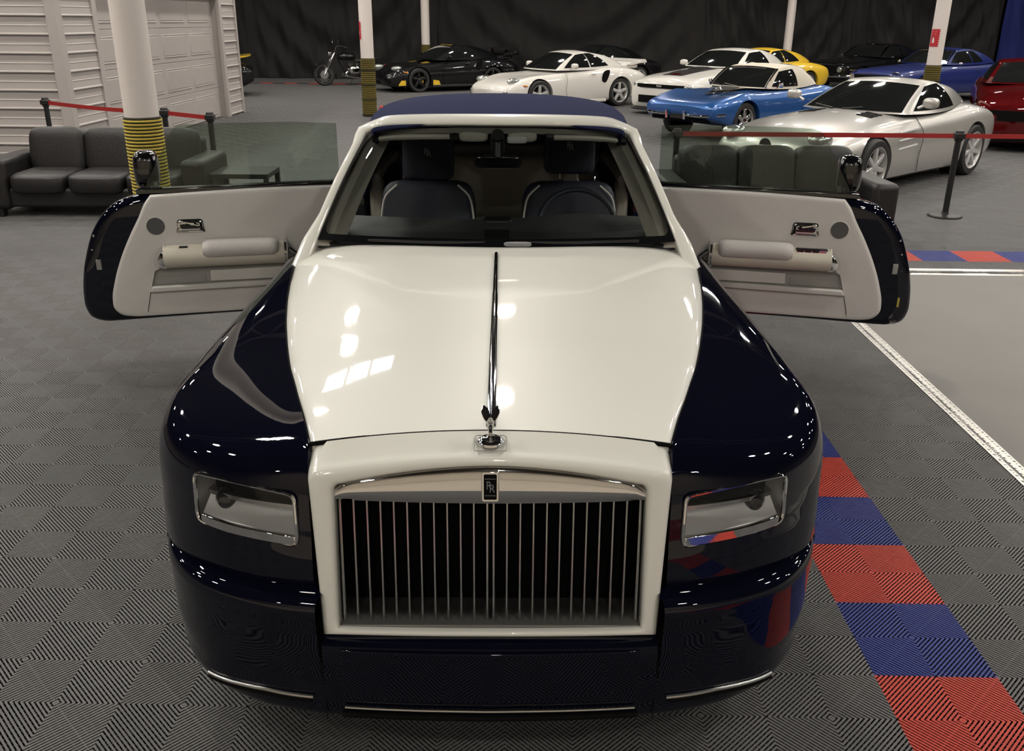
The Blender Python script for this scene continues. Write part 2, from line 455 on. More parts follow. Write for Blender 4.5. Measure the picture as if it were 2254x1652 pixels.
# roof light above and to the left (reflected in the hood)
rl = thing('roof_window', 'long daylight window in the roof slope', 'window', (-4.05, 13.9, ZC-.02))
for k in range(3):
    MB().box(-.9+k*.68, -.3+k*.68, -.36, .36, -.03, -.01).build('window_pane', 'sky_glow', rl, smooth=False)
fr_ = MB()
for k in range(4): fr_.box(-.97+k*.68, -.91+k*.68, -.43, .43, -.06, 0)
fr_.box(-.97, 1.13, -.43, -.37, -.06, 0); fr_.box(-.97, 1.13, .37, .43, -.06, 0); fr_.build('window_frame', 'truss', rl, smooth=False)

# ------------------------------------------------------------------ the convertible
car = thing('convertible_car', 'navy and white luxury convertible with both doors open, in the foreground', 'car', (0, 0, 0))
# plan of the nose face (z about .7) and the hood edge
PLAN = [(.468, .100), (.56, .113), (.66, .140), (.75, .180), (.83, .232), (.902, .300), (.955, .385), (.984, .50), (.995, .75), (.993, 1.2), (.98, 1.7), (.975, 2.05)]
HEDGE = [(.474, .185, .956), (.497, .262, .962), (.526, .355, .967), (.558, .45, .970), (.596, .57, .972), (.638, .70, .974), (.692, .90, .976), (.752, 1.15, .979), (.803, 1.40, .982), (.846, 1.65, .985), (.878, 1.87, .988), (.905, 2.08, .99)]
KZ = [.925, .928, .93, .93, .93, .932, .938, .947, .952, .954, .956, .958]
def nose_columns(sg):
    cols = []
    for i, ((x, y), h, kz) in enumerate(zip(PLAN, HEDGE, KZ)):
        side = i >= 7
        if side: low = [(x-.03, y, .24), (x-.012, y, .34), (x-.002, y, .5), (x, y, .64), (x, y, .74)]
        else: low = [(x, y-.012, .575), (x, y-.010, .615), (x, y-.006, .66), (x, y, .71), (x, y+.004, .76)]
        S = np.array((x, y+(.008 if not side else 0), .81)); K = np.array((x-(.0 if i < 5 else .004), y+(.03 if not side else 0), kz)); E = np.array(h)
        up = []
        for t in (0, .14, .28, .40, .50, .60, .72, .86, 1):
            w = 2.6; a, b, c = (1-t)**2, 2*t*(1-t)*w, t*t
            up.append(tuple((a*S+b*K+c*E)/(a+b+c)))
        cols.append([(sg*p[0], p[1], p[2]) for p in low+up])
    return cols
def headlight_frame(sg):
    o = V(.652, .140, .776); tx = V(.953, .302, 0); nx = V(-.302, .953, 0)       # nx into the car
    def fr(a, b, t):
        c = (.95 if a > 0 else .45)*a*a+1.6*max(0, b)**2; p = o+tx*a+nx*(t+c); return (sg*p.x, p.y, p.z+b)
    return fr
HL = [(-.152, -.070), (-.150, .062), (-.138, .069), (-.06, .070), (.06, .073), (.128, .076), (.142, .068), (.146, .0), (.146, -.055), (.136, -.066), (.05, -.072), (-.06, -.076), (-.14, -.079)]
def fillet(pts, r, n=6):
    out = []; N = len(pts)
    for i in range(N):
        p = np.array(pts[i]); a = np.array(pts[i-1])-p; b = np.array(pts[(i+1) % N])-p
        a = a/np.linalg.norm(a)*r; b = b/np.linalg.norm(b)*r
        for t in np.linspace(0, 1, n): out.append(tuple(p+a*(1-t)**2+b*t*t))
    return out
HLO = fillet([(-.152, -.079), (-.150, .070), (.158, .080), (.160, -.062)], .026)
def fender(sg):
    G = net(np.array(nose_columns(sg)).transpose(1, 0, 2), 70, 46)
    o = sheet('front_fender', G, 'navy', car, flip=(sg > 0), solid=.015)
    # ring for headlamp and the wheel arch
    hc = MB().prism(HLO, headlight_frame(sg), -.2, .30).build('c', 'void')
    wc = MB().lathe([(.43, sg*.55), (.43, sg*1.3)], 40, 'x', (0, .92, .385)).build('c', 'void')
    cut(o, hc, wc)
    if o.data.materials: o.data.materials.clear(); o.data.materials.append(M['navy'])
    fr = headlight_frame(sg); S = 1
    out = HLO
    # headlamp unit
    b = MB(); ring = [fr(a, z, -.001) for a, z in out]; b.tube(ring, .0055, 8, closed=True)
    b.build('headlight_bezel', 'chrome', o)
    hs = MB(); n = len(out)
    hs.add([fr(a*.985, z*.97, .0) for a, z in out]+[fr(a*.93, z*.9, .10) for a, z in out], gridf(2, n, cv=True)+[tuple(range(n, 2*n))])
    hs.build('headlight_bowl', 'reflector', o)
    MB().slab(-.135, .132, .014, .058, fr, .060, .094, 10).build('upper_shroud', 'void', o, bevel=.003)
    MB().slab(-.138, .135, .012, .024, fr, .030, .06, 10).build('light_bar', 'satin', o)
    MB().prism(rrect(-.13, .09, -.004, .012, .006), fr, .055, .09).build('lower_shroud', 'gloss_black', o)
    pr = MB(); c0 = V(*fr(.078, .0, .04))
    pr.m = Matrix.Translation(c0); pr.lathe([(0, -.02), (.018, -.016), (.030, 0), (.033, .02), (.033, .04)], 20, 'y'); pr.build('projector_lens', 'gloss_black', o)
    MB().slab(-.147, .143, 0, 1, lambda a, b, t: fr(a, -.079+.013*(a+.15)/.3+b*.030, t), -.005, .006, 10).build('chrome_lip', 'chrome', o, bevel=.003)
    MB().slab(-.143, .139, 0, 1, lambda a, b, t: fr(a, -.049+.013*(a+.15)/.3+b*.050-t*.5, .004+b*.055+t*.5), 0, .004, 10).build('lower_reflector', 'reflector', o)
    L = MB(); L.add([fr(a*.985, z*.97, .001) for a, z in out]+[fr(0, 0, -.004)], [(i, (i+1) % n, n) for i in range(n)]); L.build('headlight_lens', 'lens', o)
    # washer cover and marker strip
    b2 = MB(); q = rrect(-.045, .02, -.135, -.10, .006); b2.tube([fr(a, z, .003) for a, z in q], .0012, 5, closed=True); b2.build('washer_cover', 'gloss_black', o)
    b3 = MB(); b3.tube([fr(a, -.158, .004) for a in np.linspace(-.145, .03, 12)], .006, 6); b3.build('marker_strip', 'trim_grey', o)
    return o
fenders = [fender(s) for s in (-1, 1)]

# front bumper: one continuous wrap with a recessed plate
BP0 = [(0, .012), (.222, .018), (.417, .033), (.552, .056), (.662, .092), (.788, .172), (.875, .272), (.92, .38), (.93, .49)]
BP1 = [(0, .000), (.222, .006), (.417, .020), (.552, .040), (.665, .076), (.80, .150), (.895, .265), (.945, .38), (.958, .49)]
BP2 = [(0, .004), (.222, .008), (.417, .018), (.552, .038), (.668, .075), (.81, .153), (.905, .265), (.955, .38), (.972, .49)]
def bumper_rows(sg, x0, x1, rows):
    R = []
    for P, dz, dy, dx in rows:
        c = curve(P, 160); k = (c[:, 0] >= x0-1e-6) & (c[:, 0] <= x1+1e-6); c = c[k]
        R.append([(sg*(p[0]+dx), p[1]+dy, dz) for p in c])
    return R
bump = MB()
def strip_rows(rows, sg):
    n = min(len(r) for r in rows); A = np.array([curve(r, 40) for r in rows]); return A
low = [(BP0, .19, .12, 0), (BP0, .192, .02, 0), (BP0, .205, 0, 0), (BP1, .25, .002, 0), (BP1, .30, -.002, 0)]
for sg in (-1, 1):
    rows = low+[(BP2, .36, .0, 0), (BP2, .45, .0, .002), (BP2, .52, -.002, .003), (BP2, .556, -.002, .002), (BP2, .573, .008, 0), (BP2, .578, .03, -.01), (BP2, .579, .075, -.03)]
    A = strip_rows(bumper_rows(sg, .445, 1, rows), sg); A = np.array([curve(A[:, k], 44) for k in range(A.shape[1])])
    bump.add(A.reshape(-1, 3), gridf(*A.shape[:2]))
rows = low+[(BP2, .36, .0, 0), (BP2, .425, 0, 0), (BP2, .445, .004, 0), (BP2, .452, .02, 0), (BP2, .453, .08, 0)]
L_ = [np.array(r) for r in bumper_rows(1, 0, .452, rows)]
A = np.array([np.vstack([np.c_[-r[::-1, 0], r[::-1, 1:]], r[1:]]) for r in [curve(q, 24) for q in L_]])
A = np.array([curve(A[:, k], 34) for k in range(A.shape[1])])
bump.add(A.reshape(-1, 3), gridf(*A.shape[:2]))
bumper = bump.build('front_bumper', 'navy', car)
def bxy(x, P=BP1): c = curve(P, 200); return float(np.interp(abs(x), c[:, 0], c[:, 1]))
# plate panel
MB().slab(-.396, .396, .272, .436, lambda a, b, t: (a, bxy(a)+t, b), -.005, .02, 32).build('number_plate_panel', 'navy', bumper, bevel=.003)
def strip(xs, z, r, nm='chrome_strip'):
    b = MB(); b.tube([(x, bxy(x)-.006, z(x)) for x in xs], r, 8); return b.build(nm, 'satin', bumper)
strip(np.linspace(-.392, .392, 30), lambda x: .250, .0045)
for sg in (-1, 1):
    strip(sg*np.linspace(.478, .80, 24), lambda x: .276-.02*max(0, abs(x)-.62)/.18, .0055)
    g = MB(); g.tube([(sg*x, bxy(x)-.001, .262-.02*max(0, abs(x)-.62)/.18) for x in np.linspace(.485, .80, 24)], .008, 6); g.build('intake_slot', 'void', bumper)
    g = MB(); g.tube([(sg*.4455, bxy(.4455)-.0005, z) for z in np.linspace(.2, .43, 12)], .0012, 5); g.build('bumper_seam', 'void', bumper)
    c = curve(BP1, 120); g = MB(); g.tube([(sg*p[0], p[1]-.0012, .318-.01*p[0]) for p in c if p[0] > .46], .0012, 5); g.build('bumper_seam', 'void', bumper)
g = MB(); g.tube([(x, bxy(x)+.0, .222) for x in np.linspace(-.40, .40, 30)], .009, 6); g.build('intake_slot', 'void', bumper)

# hood
ZCEN = ([.18, .4, .8, 1.2, 1.6, 2.10], [.990, 1.004, 1.028, 1.05, 1.068, 1.090])
HE = np.array(HEDGE)
def hood_z(x, y):
    xe = np.interp(y, HE[:, 1], HE[:, 0]); ze = np.interp(y, HE[:, 1], HE[:, 2]); zc = pch(y, *ZCEN)[0]
    e = 2.0+2.4*max(0, (y-.9)/1.1)
    t = min(1, abs(x)/xe); z = ze+(zc-ze)*(1-t**e)
    return z-.012*max(0, (t-.955)/.045)**2
def seam_y(t): return .199-.012*t*t          # front seam across
def rear_y(t): return 1.86+.20*abs(t)**2.2
G = []
for k in range(61):
    t = -1+2*k/60; t = math.copysign(1-(1-abs(t))**1.25, t) if abs(t) < 1 else t
    row = []
    for j in range(60):
        s = j/59; y = seam_y(t)+(rear_y(t)-seam_y(t))*s; xe = float(spl(y, HE[:, 1], HE[:, 0])[0])-.004
        row.append((t*xe, y, hood_z(t*xe, y)))
    row = [(row[0][0], row[0][1]+.001, row[0][2]-.02)]+row+[(row[-1][0], row[-1][1]+.05, row[-1][2]-.02)]
    G.append(row)
for sgn, e in ((0, 0), (-1, -1)):
    side = [(p[0], p[1], p[2]-.02) for p in G[e]]
    if e == 0: G.insert(0, side)
    else: G.append(side)
hood = sheet('hood', np.array(G), 'cream', car, angle=50)
# dark shut lines between hood and fenders / grille shell
for sg in (-1, 1):
    g = MB(); g.tube([(sg*(p[0]-.001), p[1], p[2]-.009) for p in curve(HEDGE, 50)], .006, 6); g.build('shut_line', 'void', car)
g = MB(); g.tube([(t*.472, seam_y(t)-.001, hood_z(t*.46, .2)-.0065) for t in np.linspace(-1, 1, 40)], .006, 6); g.build('shut_line', 'void', car)
s_ = []
for k in range(41):
    y = .215+1.535*k/40; w = .0135-.004*k/40; z = hood_z(0, y)
    s_.append([(-w, y, z-.004), (-w*.9, y, z+.006), (-w*.45, y, z+.011), (0, y, z+.0125), (w*.45, y, z+.011), (w*.9, y, z+.006), (w, y, z-.004)])
z0 = s_[-1]; s_.append([(p[0]*.5, p[1]+.012, hood_z(0, 1.76)-.004) for p in z0])
tag(sheet('hood_strip', np.array(s_), 'chrome', car), 'long chrome strip down the middle of the hood')

# grille shell
def gface(z): return .048+(z-.457)*.105
def outline(kind):            # from bottom left up, across the top, down, back along the bottom
    if kind == 'in': L = dict(xb=.402, zb=.476, xt=.400, zt=.885, zc=.934, r=.022, zbc=.470)
    else: L = dict(xb=.446, zb=.457, xt=.466, zt=.925, zc=.962, r=.035, zbc=.449)
    P = []
    for t in np.linspace(0, 1, 14): P.append((-(L['xb']+(L['xt']-L['xb'])*t), L['zb']+(L['zt']-L['r']-L['zb'])*t))
    for t in np.linspace(.2, 1, 5):
        a = t*PI/2; P.append((-L['xt']+L['r']*(1-math.cos(a)), L['zt']-L['r']+L['r']*math.sin(a)))
    xa = L['xt']-L['r']
    for t in np.linspace(-1, 1, 32)[1:-1]: P.append((xa*t, L['zc']-(L['zc']-L['zt'])*abs(t)**1.8))
    P += [(-x, z) for x, z in P[:19][::-1]]
    for t in np.linspace(1, -1, 24)[1:-1]: P.append((L['xb']*t, L['zbc']+(L['zb']-L['zbc'])*t*t))
    return P
PI_, PO_ = outline('in'), outline('out')
def ringrow(fn): return [fn(i, a, b) for i, (a, b) in enumerate(zip(PI_, PO_))]
n_side, n_top = 19, 30
def back_pt(i, a, b):
    x, z = b
    if i < 19 or i >= 49+19: 
        if i >= 68: return (x, .13, z)
        t = min(1, max(0, (z-.6)/.33)); return (x*(1.0+.012*t), gface(z)+.035+.05*t, z+.028*t*t)
    if 19 <= i < 49:
        t = x/.431; return (x*1.055, seam_y(t)-.006, hood_z(x*1.055, .2)-.001)
    t = min(1, max(0, (z-.6)/.33)); return (x*(1.0+.012*t), gface(z)+.035+.05*t, z+.028*t*t)
lerp = lambda a, b, t: (a[0]+(b[0]-a[0])*t, a[1]+(b[1]-a[1])*t)
def P3(q, dy): return (q[0], gface(q[1])+dy, q[1])
rows = [ringrow(lambda i, a, b: P3(a, .075)), ringrow(lambda i, a, b: P3(a, .02)), ringrow(lambda i, a, b: P3(a, .006)),
        ringrow(lambda i, a, b: P3(lerp(a, b, .10), -.001)), ringrow(lambda i, a, b: P3(lerp(a, b, .25), -.004)), ringrow(lambda i, a, b: P3(lerp(a, b, .55), -.004)),
        ringrow(lambda i, a, b: P3(lerp(a, b, .80), -.001)), ringrow(lambda i, a, b: P3(lerp(a, b, .94), .006)), ringrow(lambda i, a, b: P3(b, .018))]
bk = ringrow(back_pt); pr = rows[-1]; pp = rows[-2]
for t in (.35, .7, 1):
    r = []
    for (p0, p1, p2) in zip(pp, pr, bk):
        k = tuple(p1[i]+(p1[i]-p0[i])*.9 for i in range(3))
        r.append(tuple((1-t)**2*p1[i]+2*t*(1-t)*k[i]+t*t*p2[i] for i in range(3)))
    rows.append(r)
R_ = np.array(rows)
shell = mk('grille_surround', R_.reshape(-1, 3), gridf(R_.shape[0], R_.shape[1], cv=True), 'cream', car, angle=60); fix(shell)
# chrome header inside the opening
n = 33; g = []
ztop = lambda x: .930-.047*(abs(x)/.38)**1.8 - (.02*max(0, (abs(x)-.36)/.04)**2)
for k in range(n):
    x = -.4+.8*k/(n-1); row = []
    zb = .827+.006*(x/.4)**2; zt = ztop(x)+.006
    for j in range(9):
        t = j/8; z = zb+(zt-zb)*t; row.append((x, gface(z)+.022-.010*(1-(2*t-1)**2)-.008*(1-(x/.4)**2)+(.008 if j == 8 else 0), z))
    row = [(x, gface(zb)+.06, zb)]+row
    g.append(row)
tag(sheet('chrome_header', np.array(g), 'chrome', shell, flip=True, angle=60), 'polished chrome panel above the grille bars')
fix(bpy.data.objects['chrome_header'])
# vanes
def vane_mesh():
    b = MB(); sec = [(-.0042, .052), (-.0042, .010), (-.003, .0045), (0, .002), (.003, .0045), (.0042, .010), (.0042, .052)]
    V_, z0, z1 = [], .476, .830
    for z in (z0, z0+.012, z1): 
        for x, y in sec: V_.append((x, gface(z)+.028+y*(1 if z > z0 else .8), z))
    b.add(V_, gridf(3, len(sec))+[tuple(range(7))])
    return b
vm = None
for k in range(12):
    for sg in (-1, 1):
        x = sg*(.0087+.0347*k)
        if vm is None: o = vane_mesh().build('grille_vane', 'chrome', shell); vm = o.data
        else: o = link(bpy.data.objects.new('grille_vane', vm), shell)
        o.location = (x, 0, 0)
tag(MB().box(-.402, .402, .062, .19, .466, .4785).build('grille_shelf', 'shelf', shell, bevel=.003), 'polished shelf at the foot of the grille bars')
tag(MB().box(-.42, .42, .19, .20, .46, .95).build('radiator_core', 'void', shell, smooth=False), 'black radiator behind the bars')
# badge
bd = MB().prism(rrect(-.0225, .0225, .838, .921, .006), lambda a, b, t: (a, gface(b)+.004+t, b), -.004, .02).build('badge_frame', 'chrome', shell, bevel=.002)
MB().prism(rrect(-.0165, .0165, .846, .913, .003), lambda a, b, t: (a, gface(b)-.0015+t, b), -.001, .004).build('badge_plate', 'void', shell)
for dx, dz in ((-.0035, .005), (.0045, -.004)):
    letters('badge_letter', 'R', .034, .0008, 'badge_grey', shell, Matrix.Translation((dx, gface(.88)-.0042, .880+dz)) @ Matrix.Rotation(math.radians(90+6), 4, 'X') @ Matrix.Scale(.75, 4, (1, 0, 0)))
for z in (.857, .902): MB().box(-.014, .014, gface(z)-.004, gface(z)-.002, z, z+.001).build('badge_line', 'badge_grey', shell, smooth=False)

# mascot on its little square lid
zl = hood_z(0, .2)-.012
lid = MB(); lid.tube([(a, b, zl+.002+(b-.15)*.16-.003*(a/.04)**2) for a, b in rrect(-.041, .041, .110, .178, .009)], .0013, 5, closed=True); lid.build('mascot_lid', 'trim_grey', car)
mas = MB().lathe([(0, .012), (.008, .0115), (.012, .0085), (.022, .008), (.029, .0055), (.0335, .001), (.034, -.006)], 28).build('mascot', 'chrome', car)
mas.location = (0, .150, zl+.004); tag(mas, 'chrome winged figurine mascot on a round base')
fg = MB()
fig = np.array([(0, .006, .008), (0, .006, .02), (0, .002, .034), (0, -.004, .048), (0, -.011, .060), (0, -.015, .067), (0, -.0185, .073)])
fg.tube(curve(fig, 22), list(np.interp(np.linspace(0, 1, 22), [0, .15, .45, .62, .75, .83, .9, 1], [.0085, .0055, .0075, .0085, .0095, .0045, .0058, .002])), 12)
fg.build('figure', 'chrome', mas)
for sg in (-1, 1):
    w = MB(); rows = []
    path = curve([(sg*.003, -.008, .052), (sg*.008, .004, .061), (sg*.0145, .018, .073), (sg*.0185, .030, .084)], 12)
    for k, p in enumerate(path):
        t = k/11; wd = np.interp(t, [0, .3, .75, 1], [.004, .010, .0105, .002]); th = np.interp(t, [0, .5, 1], [.004, .0025, .0008])
        rows.append([(p[0]+wd*math.cos(a)*.85, p[1]+th*math.sin(a)+wd*math.cos(a)*.25, p[2]-wd*math.cos(a)*sg*.35) for a in np.linspace(0, 2*PI, 10, endpoint=False)])
    R2 = np.array(rows); w.add(R2.reshape(-1, 3), gridf(12, 10, cv=True)); w.build('wing', 'chrome', mas)

# windshield
WB = [(0, 1.87, 1.078), (.25, 1.885, 1.078), (.5, 1.925, 1.076), (.68, 1.97, 1.074), (.80, 2.01, 1.074)]        # base
WT = [(0, 2.44, 1.527), (.22, 2.45, 1.526), (.42, 2.475, 1.520), (.55, 2.505, 1.508), (.632, 2.545, 1.478)]     # top
def wsp(t, s, off=0):         # t -1..1 across, s 0..1 up
    b = spl(abs(t)*4, range(5), WB)[0]; u = spl(abs(t)*4, range(5), WT)[0]
    p = b+(u-b)*s; bow = .035*math.sin(PI*s)*(1-.3*t*t)
    n_ = np.array((0, -.6, .8)); p = p+n_*(bow+off); p[0] *= math.copysign(1, t) if t else 1
    return p
Gw = np.array([[wsp(t, s) for s in np.linspace(0.0, 1.0, 16)] for t in np.linspace(-1, 1, 41)])
ws = sheet('windshield', Gw, 'screen', car); tag(ws, 'tinted curved windshield')
# black printed border
def border():
    b = MB(); T = np.linspace(-1, 1, 61); base = []; inn = []
    out, inn = [], []
    loop = [(t, 0.) for t in np.linspace(-1, 1, 40)]+[(1., s) for s in np.linspace(.05, .95, 20)]+[(t, 1.) for t in np.linspace(1, -1, 40)]+[(-1., s) for s in np.linspace(.95, .05, 20)]
    for t, s in loop:
        a = np.clip(t, -.972, .972); c = np.clip(s, .05, .978)
        # rounded inner corner
        dx = max(0, abs(a)-.90)/.072; dy = max(0, (.20-c)/.15) if c < .5 else max(0, (c-.90)/.078)
        if dx > .0 and dy > .0:
            k = math.hypot(dx, dy)
            if k > 1:
                a = math.copysign(.90+.072*dx/k, a); c = (.20-.15*dy/k) if c < .5 else (.90+.078*dy/k)
        out.append(wsp(t, s, .0025)); inn.append(wsp(a, c, .0025))
    n = len(out); b.add(out+inn, gridf(2, n, cv=True)); return b.build('glass_border', 'gloss_black', ws)
border()
# frame: A posts and header as one swept section
path = [wsp(-1, s) for s in np.linspace(-.24, .9, 16)]
hd = [wsp(t, 1.0) for t in np.linspace(-.985, .985, 30)]
pl = [np.array(p) for p in path]+[np.array(p) for p in hd]+[np.array((-p[0], p[1], p[2])) for p in path[::-1]]
pl = curve(pl, 90)
fr_ = []
c0 = np.array((0, 2.6, 1.2))
for i, p in enumerate(pl):
    t = pl[min(i+1, 89)]-pl[max(i-1, 0)]; t /= np.linalg.norm(t)
    nrm = np.array((0, -.62, .785)); nrm = nrm-t*(nrm@t); nrm /= np.linalg.norm(nrm)
    o = np.cross(nrm, t); o /= np.linalg.norm(o)
    if o@(p-np.array((0, 2.3, 1.25))) < 0: o = -o
    top = max(0, min(1, (p[2]-1.42)/.09)); foot = max(0, min(1, (1.16-p[2])/.10))
    w = .034+.036*top+.03*foot; h = .016
    sec = [(-.006, -.002), (-.006, .010), (.004, h), (w*.5, h+.003), (w*.85, h-.006), (w, -.012), (w*.95, -.05), (w*.5, -.065), (-.004, -.05)]
    fr_.append([p+o*a+nrm*b for a, b in sec])
Gf = np.array(fr_); wf = mk('windshield_frame', Gf.reshape(-1, 3), gridf(90, 9, cv=True)+[tuple(range(9)), tuple(89*9+k for k in range(9))], 'cream', car, angle=60); fix(wf)
# beige lining inside the posts
for sg in (-1, 1):
    lin = []
    for s in np.linspace(-.02, .97, 16):
        p = wsp(.985, s, -.01); lin.append([(sg*(p[0]+.02), p[1]+.01, p[2]-.01), (sg*(p[0]-.05), p[1]+.02, p[2]-.014), (sg*(p[0]-.10), p[1]+.08, p[2]-.03), (sg*(p[0]-.06), p[1]+.17, p[2]-.06), (sg*(p[0]+.02), p[1]+.15, p[2]-.05)])
    A = np.array(lin); o = mk('post_lining', A.reshape(-1, 3), gridf(16, 5, cv=True), 'beige', car); fix(o)
hl_ = []
for t in np.linspace(-.97, .97, 30):
    p = wsp(t, .985, -.012); hl_.append([(p[0], p[1]+.00, p[2]-.002), (p[0], p[1]+.02, p[2]-.028), (p[0], p[1]+.14, p[2]-.035), (p[0], p[1]+.22, p[2]-.01)])
sheet('header_lining', np.array(hl_), 'beige', car)
# black cowl tray and wipers
ct = [[(x, rear_y(x/.82)-.012, hood_z(min(.80, abs(x)), 1.86)-.018), (x, rear_y(x/.82)+.07, hood_z(min(.8, abs(x)), 1.9)-.02)] for x in np.linspace(-.82, .82, 30)]
sheet('cowl_tray', np.array(ct), 'black', car, flip=True)
for pts in ([(-.05, 1.90), (-.30, 1.905), (-.56, 1.94)], [(.62, 1.955), (.30, 1.91), (-.20, 1.915)]):
    w = MB(); c = curve([(x, y-.01, 1.092+.0*k) for k, (x, y) in enumerate(pts)], 16); w.tube(c, [.007]*15+[.004], 7)
    c2 = [(p[0], p[1]+.012, p[2]-.004) for p in c]; w.tube(c2, .004, 5); w.build('wiper', 'black', car)
MB().puff(.09, 1.885, 1.088, .06, .018, .010, .5).build('wiper_cover', 'badge_grey', car)

# soft top
def softtop():
    ys = [2.49, 2.62, 2.85, 3.2, 3.6, 4.0, 4.35, 4.62]
    zt = [1.532, 1.556, 1.580, 1.594, 1.585, 1.52, 1.36, 1.10]
    hw = [.60, .635, .665, .69, .70, .70, .69, .66]
    ze = [1.478, 1.475, 1.465, 1.455, 1.44, 1.36, 1.20, 1.06]
    rows = []
    for k in range(40):
        y = 2.49+(4.62-2.49)*k/39; a, b, c = pch(y, ys, zt)[0], pch(y, ys, hw)[0], pch(y, ys, ze)[0]
        r = []
        if y > 3.35: r.append((-.80, y, 1.02))
        else: r.append((-b+.02, y, c-.05))
        for t in np.linspace(-1, 1, 31):
            an = t*PI/2; x = b*math.copysign(abs(math.sin(an))**.9, an); z = c+(a-c)*abs(math.cos(an))**.62
            r.append((x, y+(.04*(1-t*t)*-1 if k == 0 else 0)-.0, z))
        if y > 3.35: r.append((.80, y, 1.02))
        else: r.append((b-.02, y, c-.05))
        rows.append(r)
    o = sheet('soft_top', np.array(rows), 'softtop', car, solid=.02); fix(o); tag(o, 'raised navy canvas soft top')
    rows2 = [[(p[0]*.97, p[1]+.02, p[2]-.045) for p in r[1:-1]] for r in rows]
    sheet('top_lining', np.array(rows2), 'trim_grey', car)
softtop()

# rear body: quarter panels, deck, sills, tail
rb = MB()
for sg in (-1, 1):
    cols = []
    for y, x, zl_, zs, xi, zi in ((3.5, .975, .25, .97, .80, 1.03), (3.9, .99, .25, .985, .80, 1.045), (4.25, .995, .25, .985, .78, 1.05), (4.7, .985, .27, .965, .70, 1.04), (5.2, .93, .32, .92, .5, 1.0), (5.5, .85, .36, .86, .3, .95), (5.6, .74, .42, .78, .15, .87)):
        cols.append([(sg*(x-.03), y, zl_), (sg*(x-.005), y, .45), (sg*x, y, .65), (sg*(x-.005), y, zs-.09), (sg*(x-.03), y, zs-.02), (sg*(x-.08), y, zs+.012), (sg*xi, y, zi)])
    G_ = net(np.array(cols), 24, 40)
    o = sheet('rear_fender', G_, 'navy', car, flip=(sg < 0), solid=.012)
    wc = MB().lathe([(.43, sg*.55), (.43, sg*1.3)], 40, 'x', (0, 4.24, .385)).build('c', 'void'); cut(o, wc)
    MB().box(min(sg*.86, sg*.955), max(sg*.86, sg*.955), 1.38, 3.80, .20, .34).build('sill', 'navy', car, bevel=.02)
    # door opening posts
    MB().box(min(sg*.80, sg*.93), max(sg*.80, sg*.93), 3.50, 3.58, .3, 1.0).build('hinge_post', 'navy', car, bevel=.01)
dk = [[(x, y, 1.05-.0*(x)-.16*max(0, (y-4.6)/1.0)**2) for x in np.linspace(-.80+.55*max(0, (y-4.4)/1.2), .80-.55*max(0, (y-4.4)/1.2), 9)] for y in np.linspace(4.4, 5.6, 12)]
sheet('boot_lid', np.array(dk), 'navy', car, flip=True)
MB().puff(0, 5.54, .60, .84, .07, .26, .3).build('rear_bumper', 'navy', car)

# wheels
def wheel_parts(parent, R, w, rim_m, spokes, sw, disc=True, hub=.06):
    t = MB().lathe([(R*.70, -w*.46), (R*.80, -w*.5), (R*.93, -w*.49), (R*.985, -w*.40), (R, -w*.25), (R, w*.25), (R*.985, w*.40), (R*.93, w*.49), (R*.80, w*.5), (R*.70, w*.46)], 36, 'x', full=False).build('tyre', 'rubber', parent)
    r = MB().lathe([(R*.70, -w*.46), (R*.73, -w*.50), (R*.71, -w*.50), (R*.66, -w*.42), (R*.63, -w*.2), (R*.62, w*.3), (R*.70, w*.46)], 36, 'x', full=False).build('rim', rim_m, parent)
    if disc:
        MB().lathe([(0, .02), (R*.42, .02), (R*.42, .035), (0, .036)], 28, 'x').build('brake_disc', 'black', parent)
        MB().lathe([(0, w*.2), (R*.62, w*.2), (R*.62, w*.22), (0, w*.221)], 24, 'x').build('wheel_back', 'void', parent)
    MB().lathe([(0, -w*.47), (hub*.6, -w*.47), (hub, -w*.42), (hub, -w*.2)], 20, 'x').build('hub_cap', rim_m, parent)
    me = None
    for k in range(spokes):
        if me is None:
            b = MB(); s0, s1 = hub*.8, R*.67
            b.add([(-w*.44, -sw*.7, s0), (-w*.44, sw*.7, s0), (-w*.46, sw*.5, s1), (-w*.46, -sw*.5, s1), (-w*.25, -sw*.9, s0), (-w*.25, sw*.9, s0), (-w*.3, sw*.7, s1), (-w*.3, -sw*.7, s1)],
                  [(0, 1, 2, 3), (7, 6, 5, 4), (0, 4, 5, 1), (1, 5, 6, 2), (2, 6, 7, 3), (3, 7, 4, 0)])
            o = b.build('spoke', rim_m, parent, bevel=sw*.2); me = o
        else:
            o = me.copy(); COL.objects.link(o); o.parent = parent
        o.rotation_euler = (2*PI*k/spokes, 0, 0)
wh = bpy.data.objects.new('wheel', None); link(wh, car); wheel_parts(wh, .385, .255, 'satin', 10, .03)
wh.location = (-.845, .92, .385)
for x, y, rz in ((.845, .92, PI), (-.85, 4.24, 0), (.85, 4.24, PI)):
    w2 = dup(wh, car); w2.location = (x, y, .385); w2.rotation_euler = (0, 0, rz)
for sg in (-1, 1):
    for y in (.92, 4.24):
        q = MB(); q.lathe([(.425, sg*.60), (.425, sg*.955)], 32, 'x', (0, y, .385), full=False); q.f = [f for f in q.f if len(f) == 4]
        q.build('wheel_liner', 'void', car)

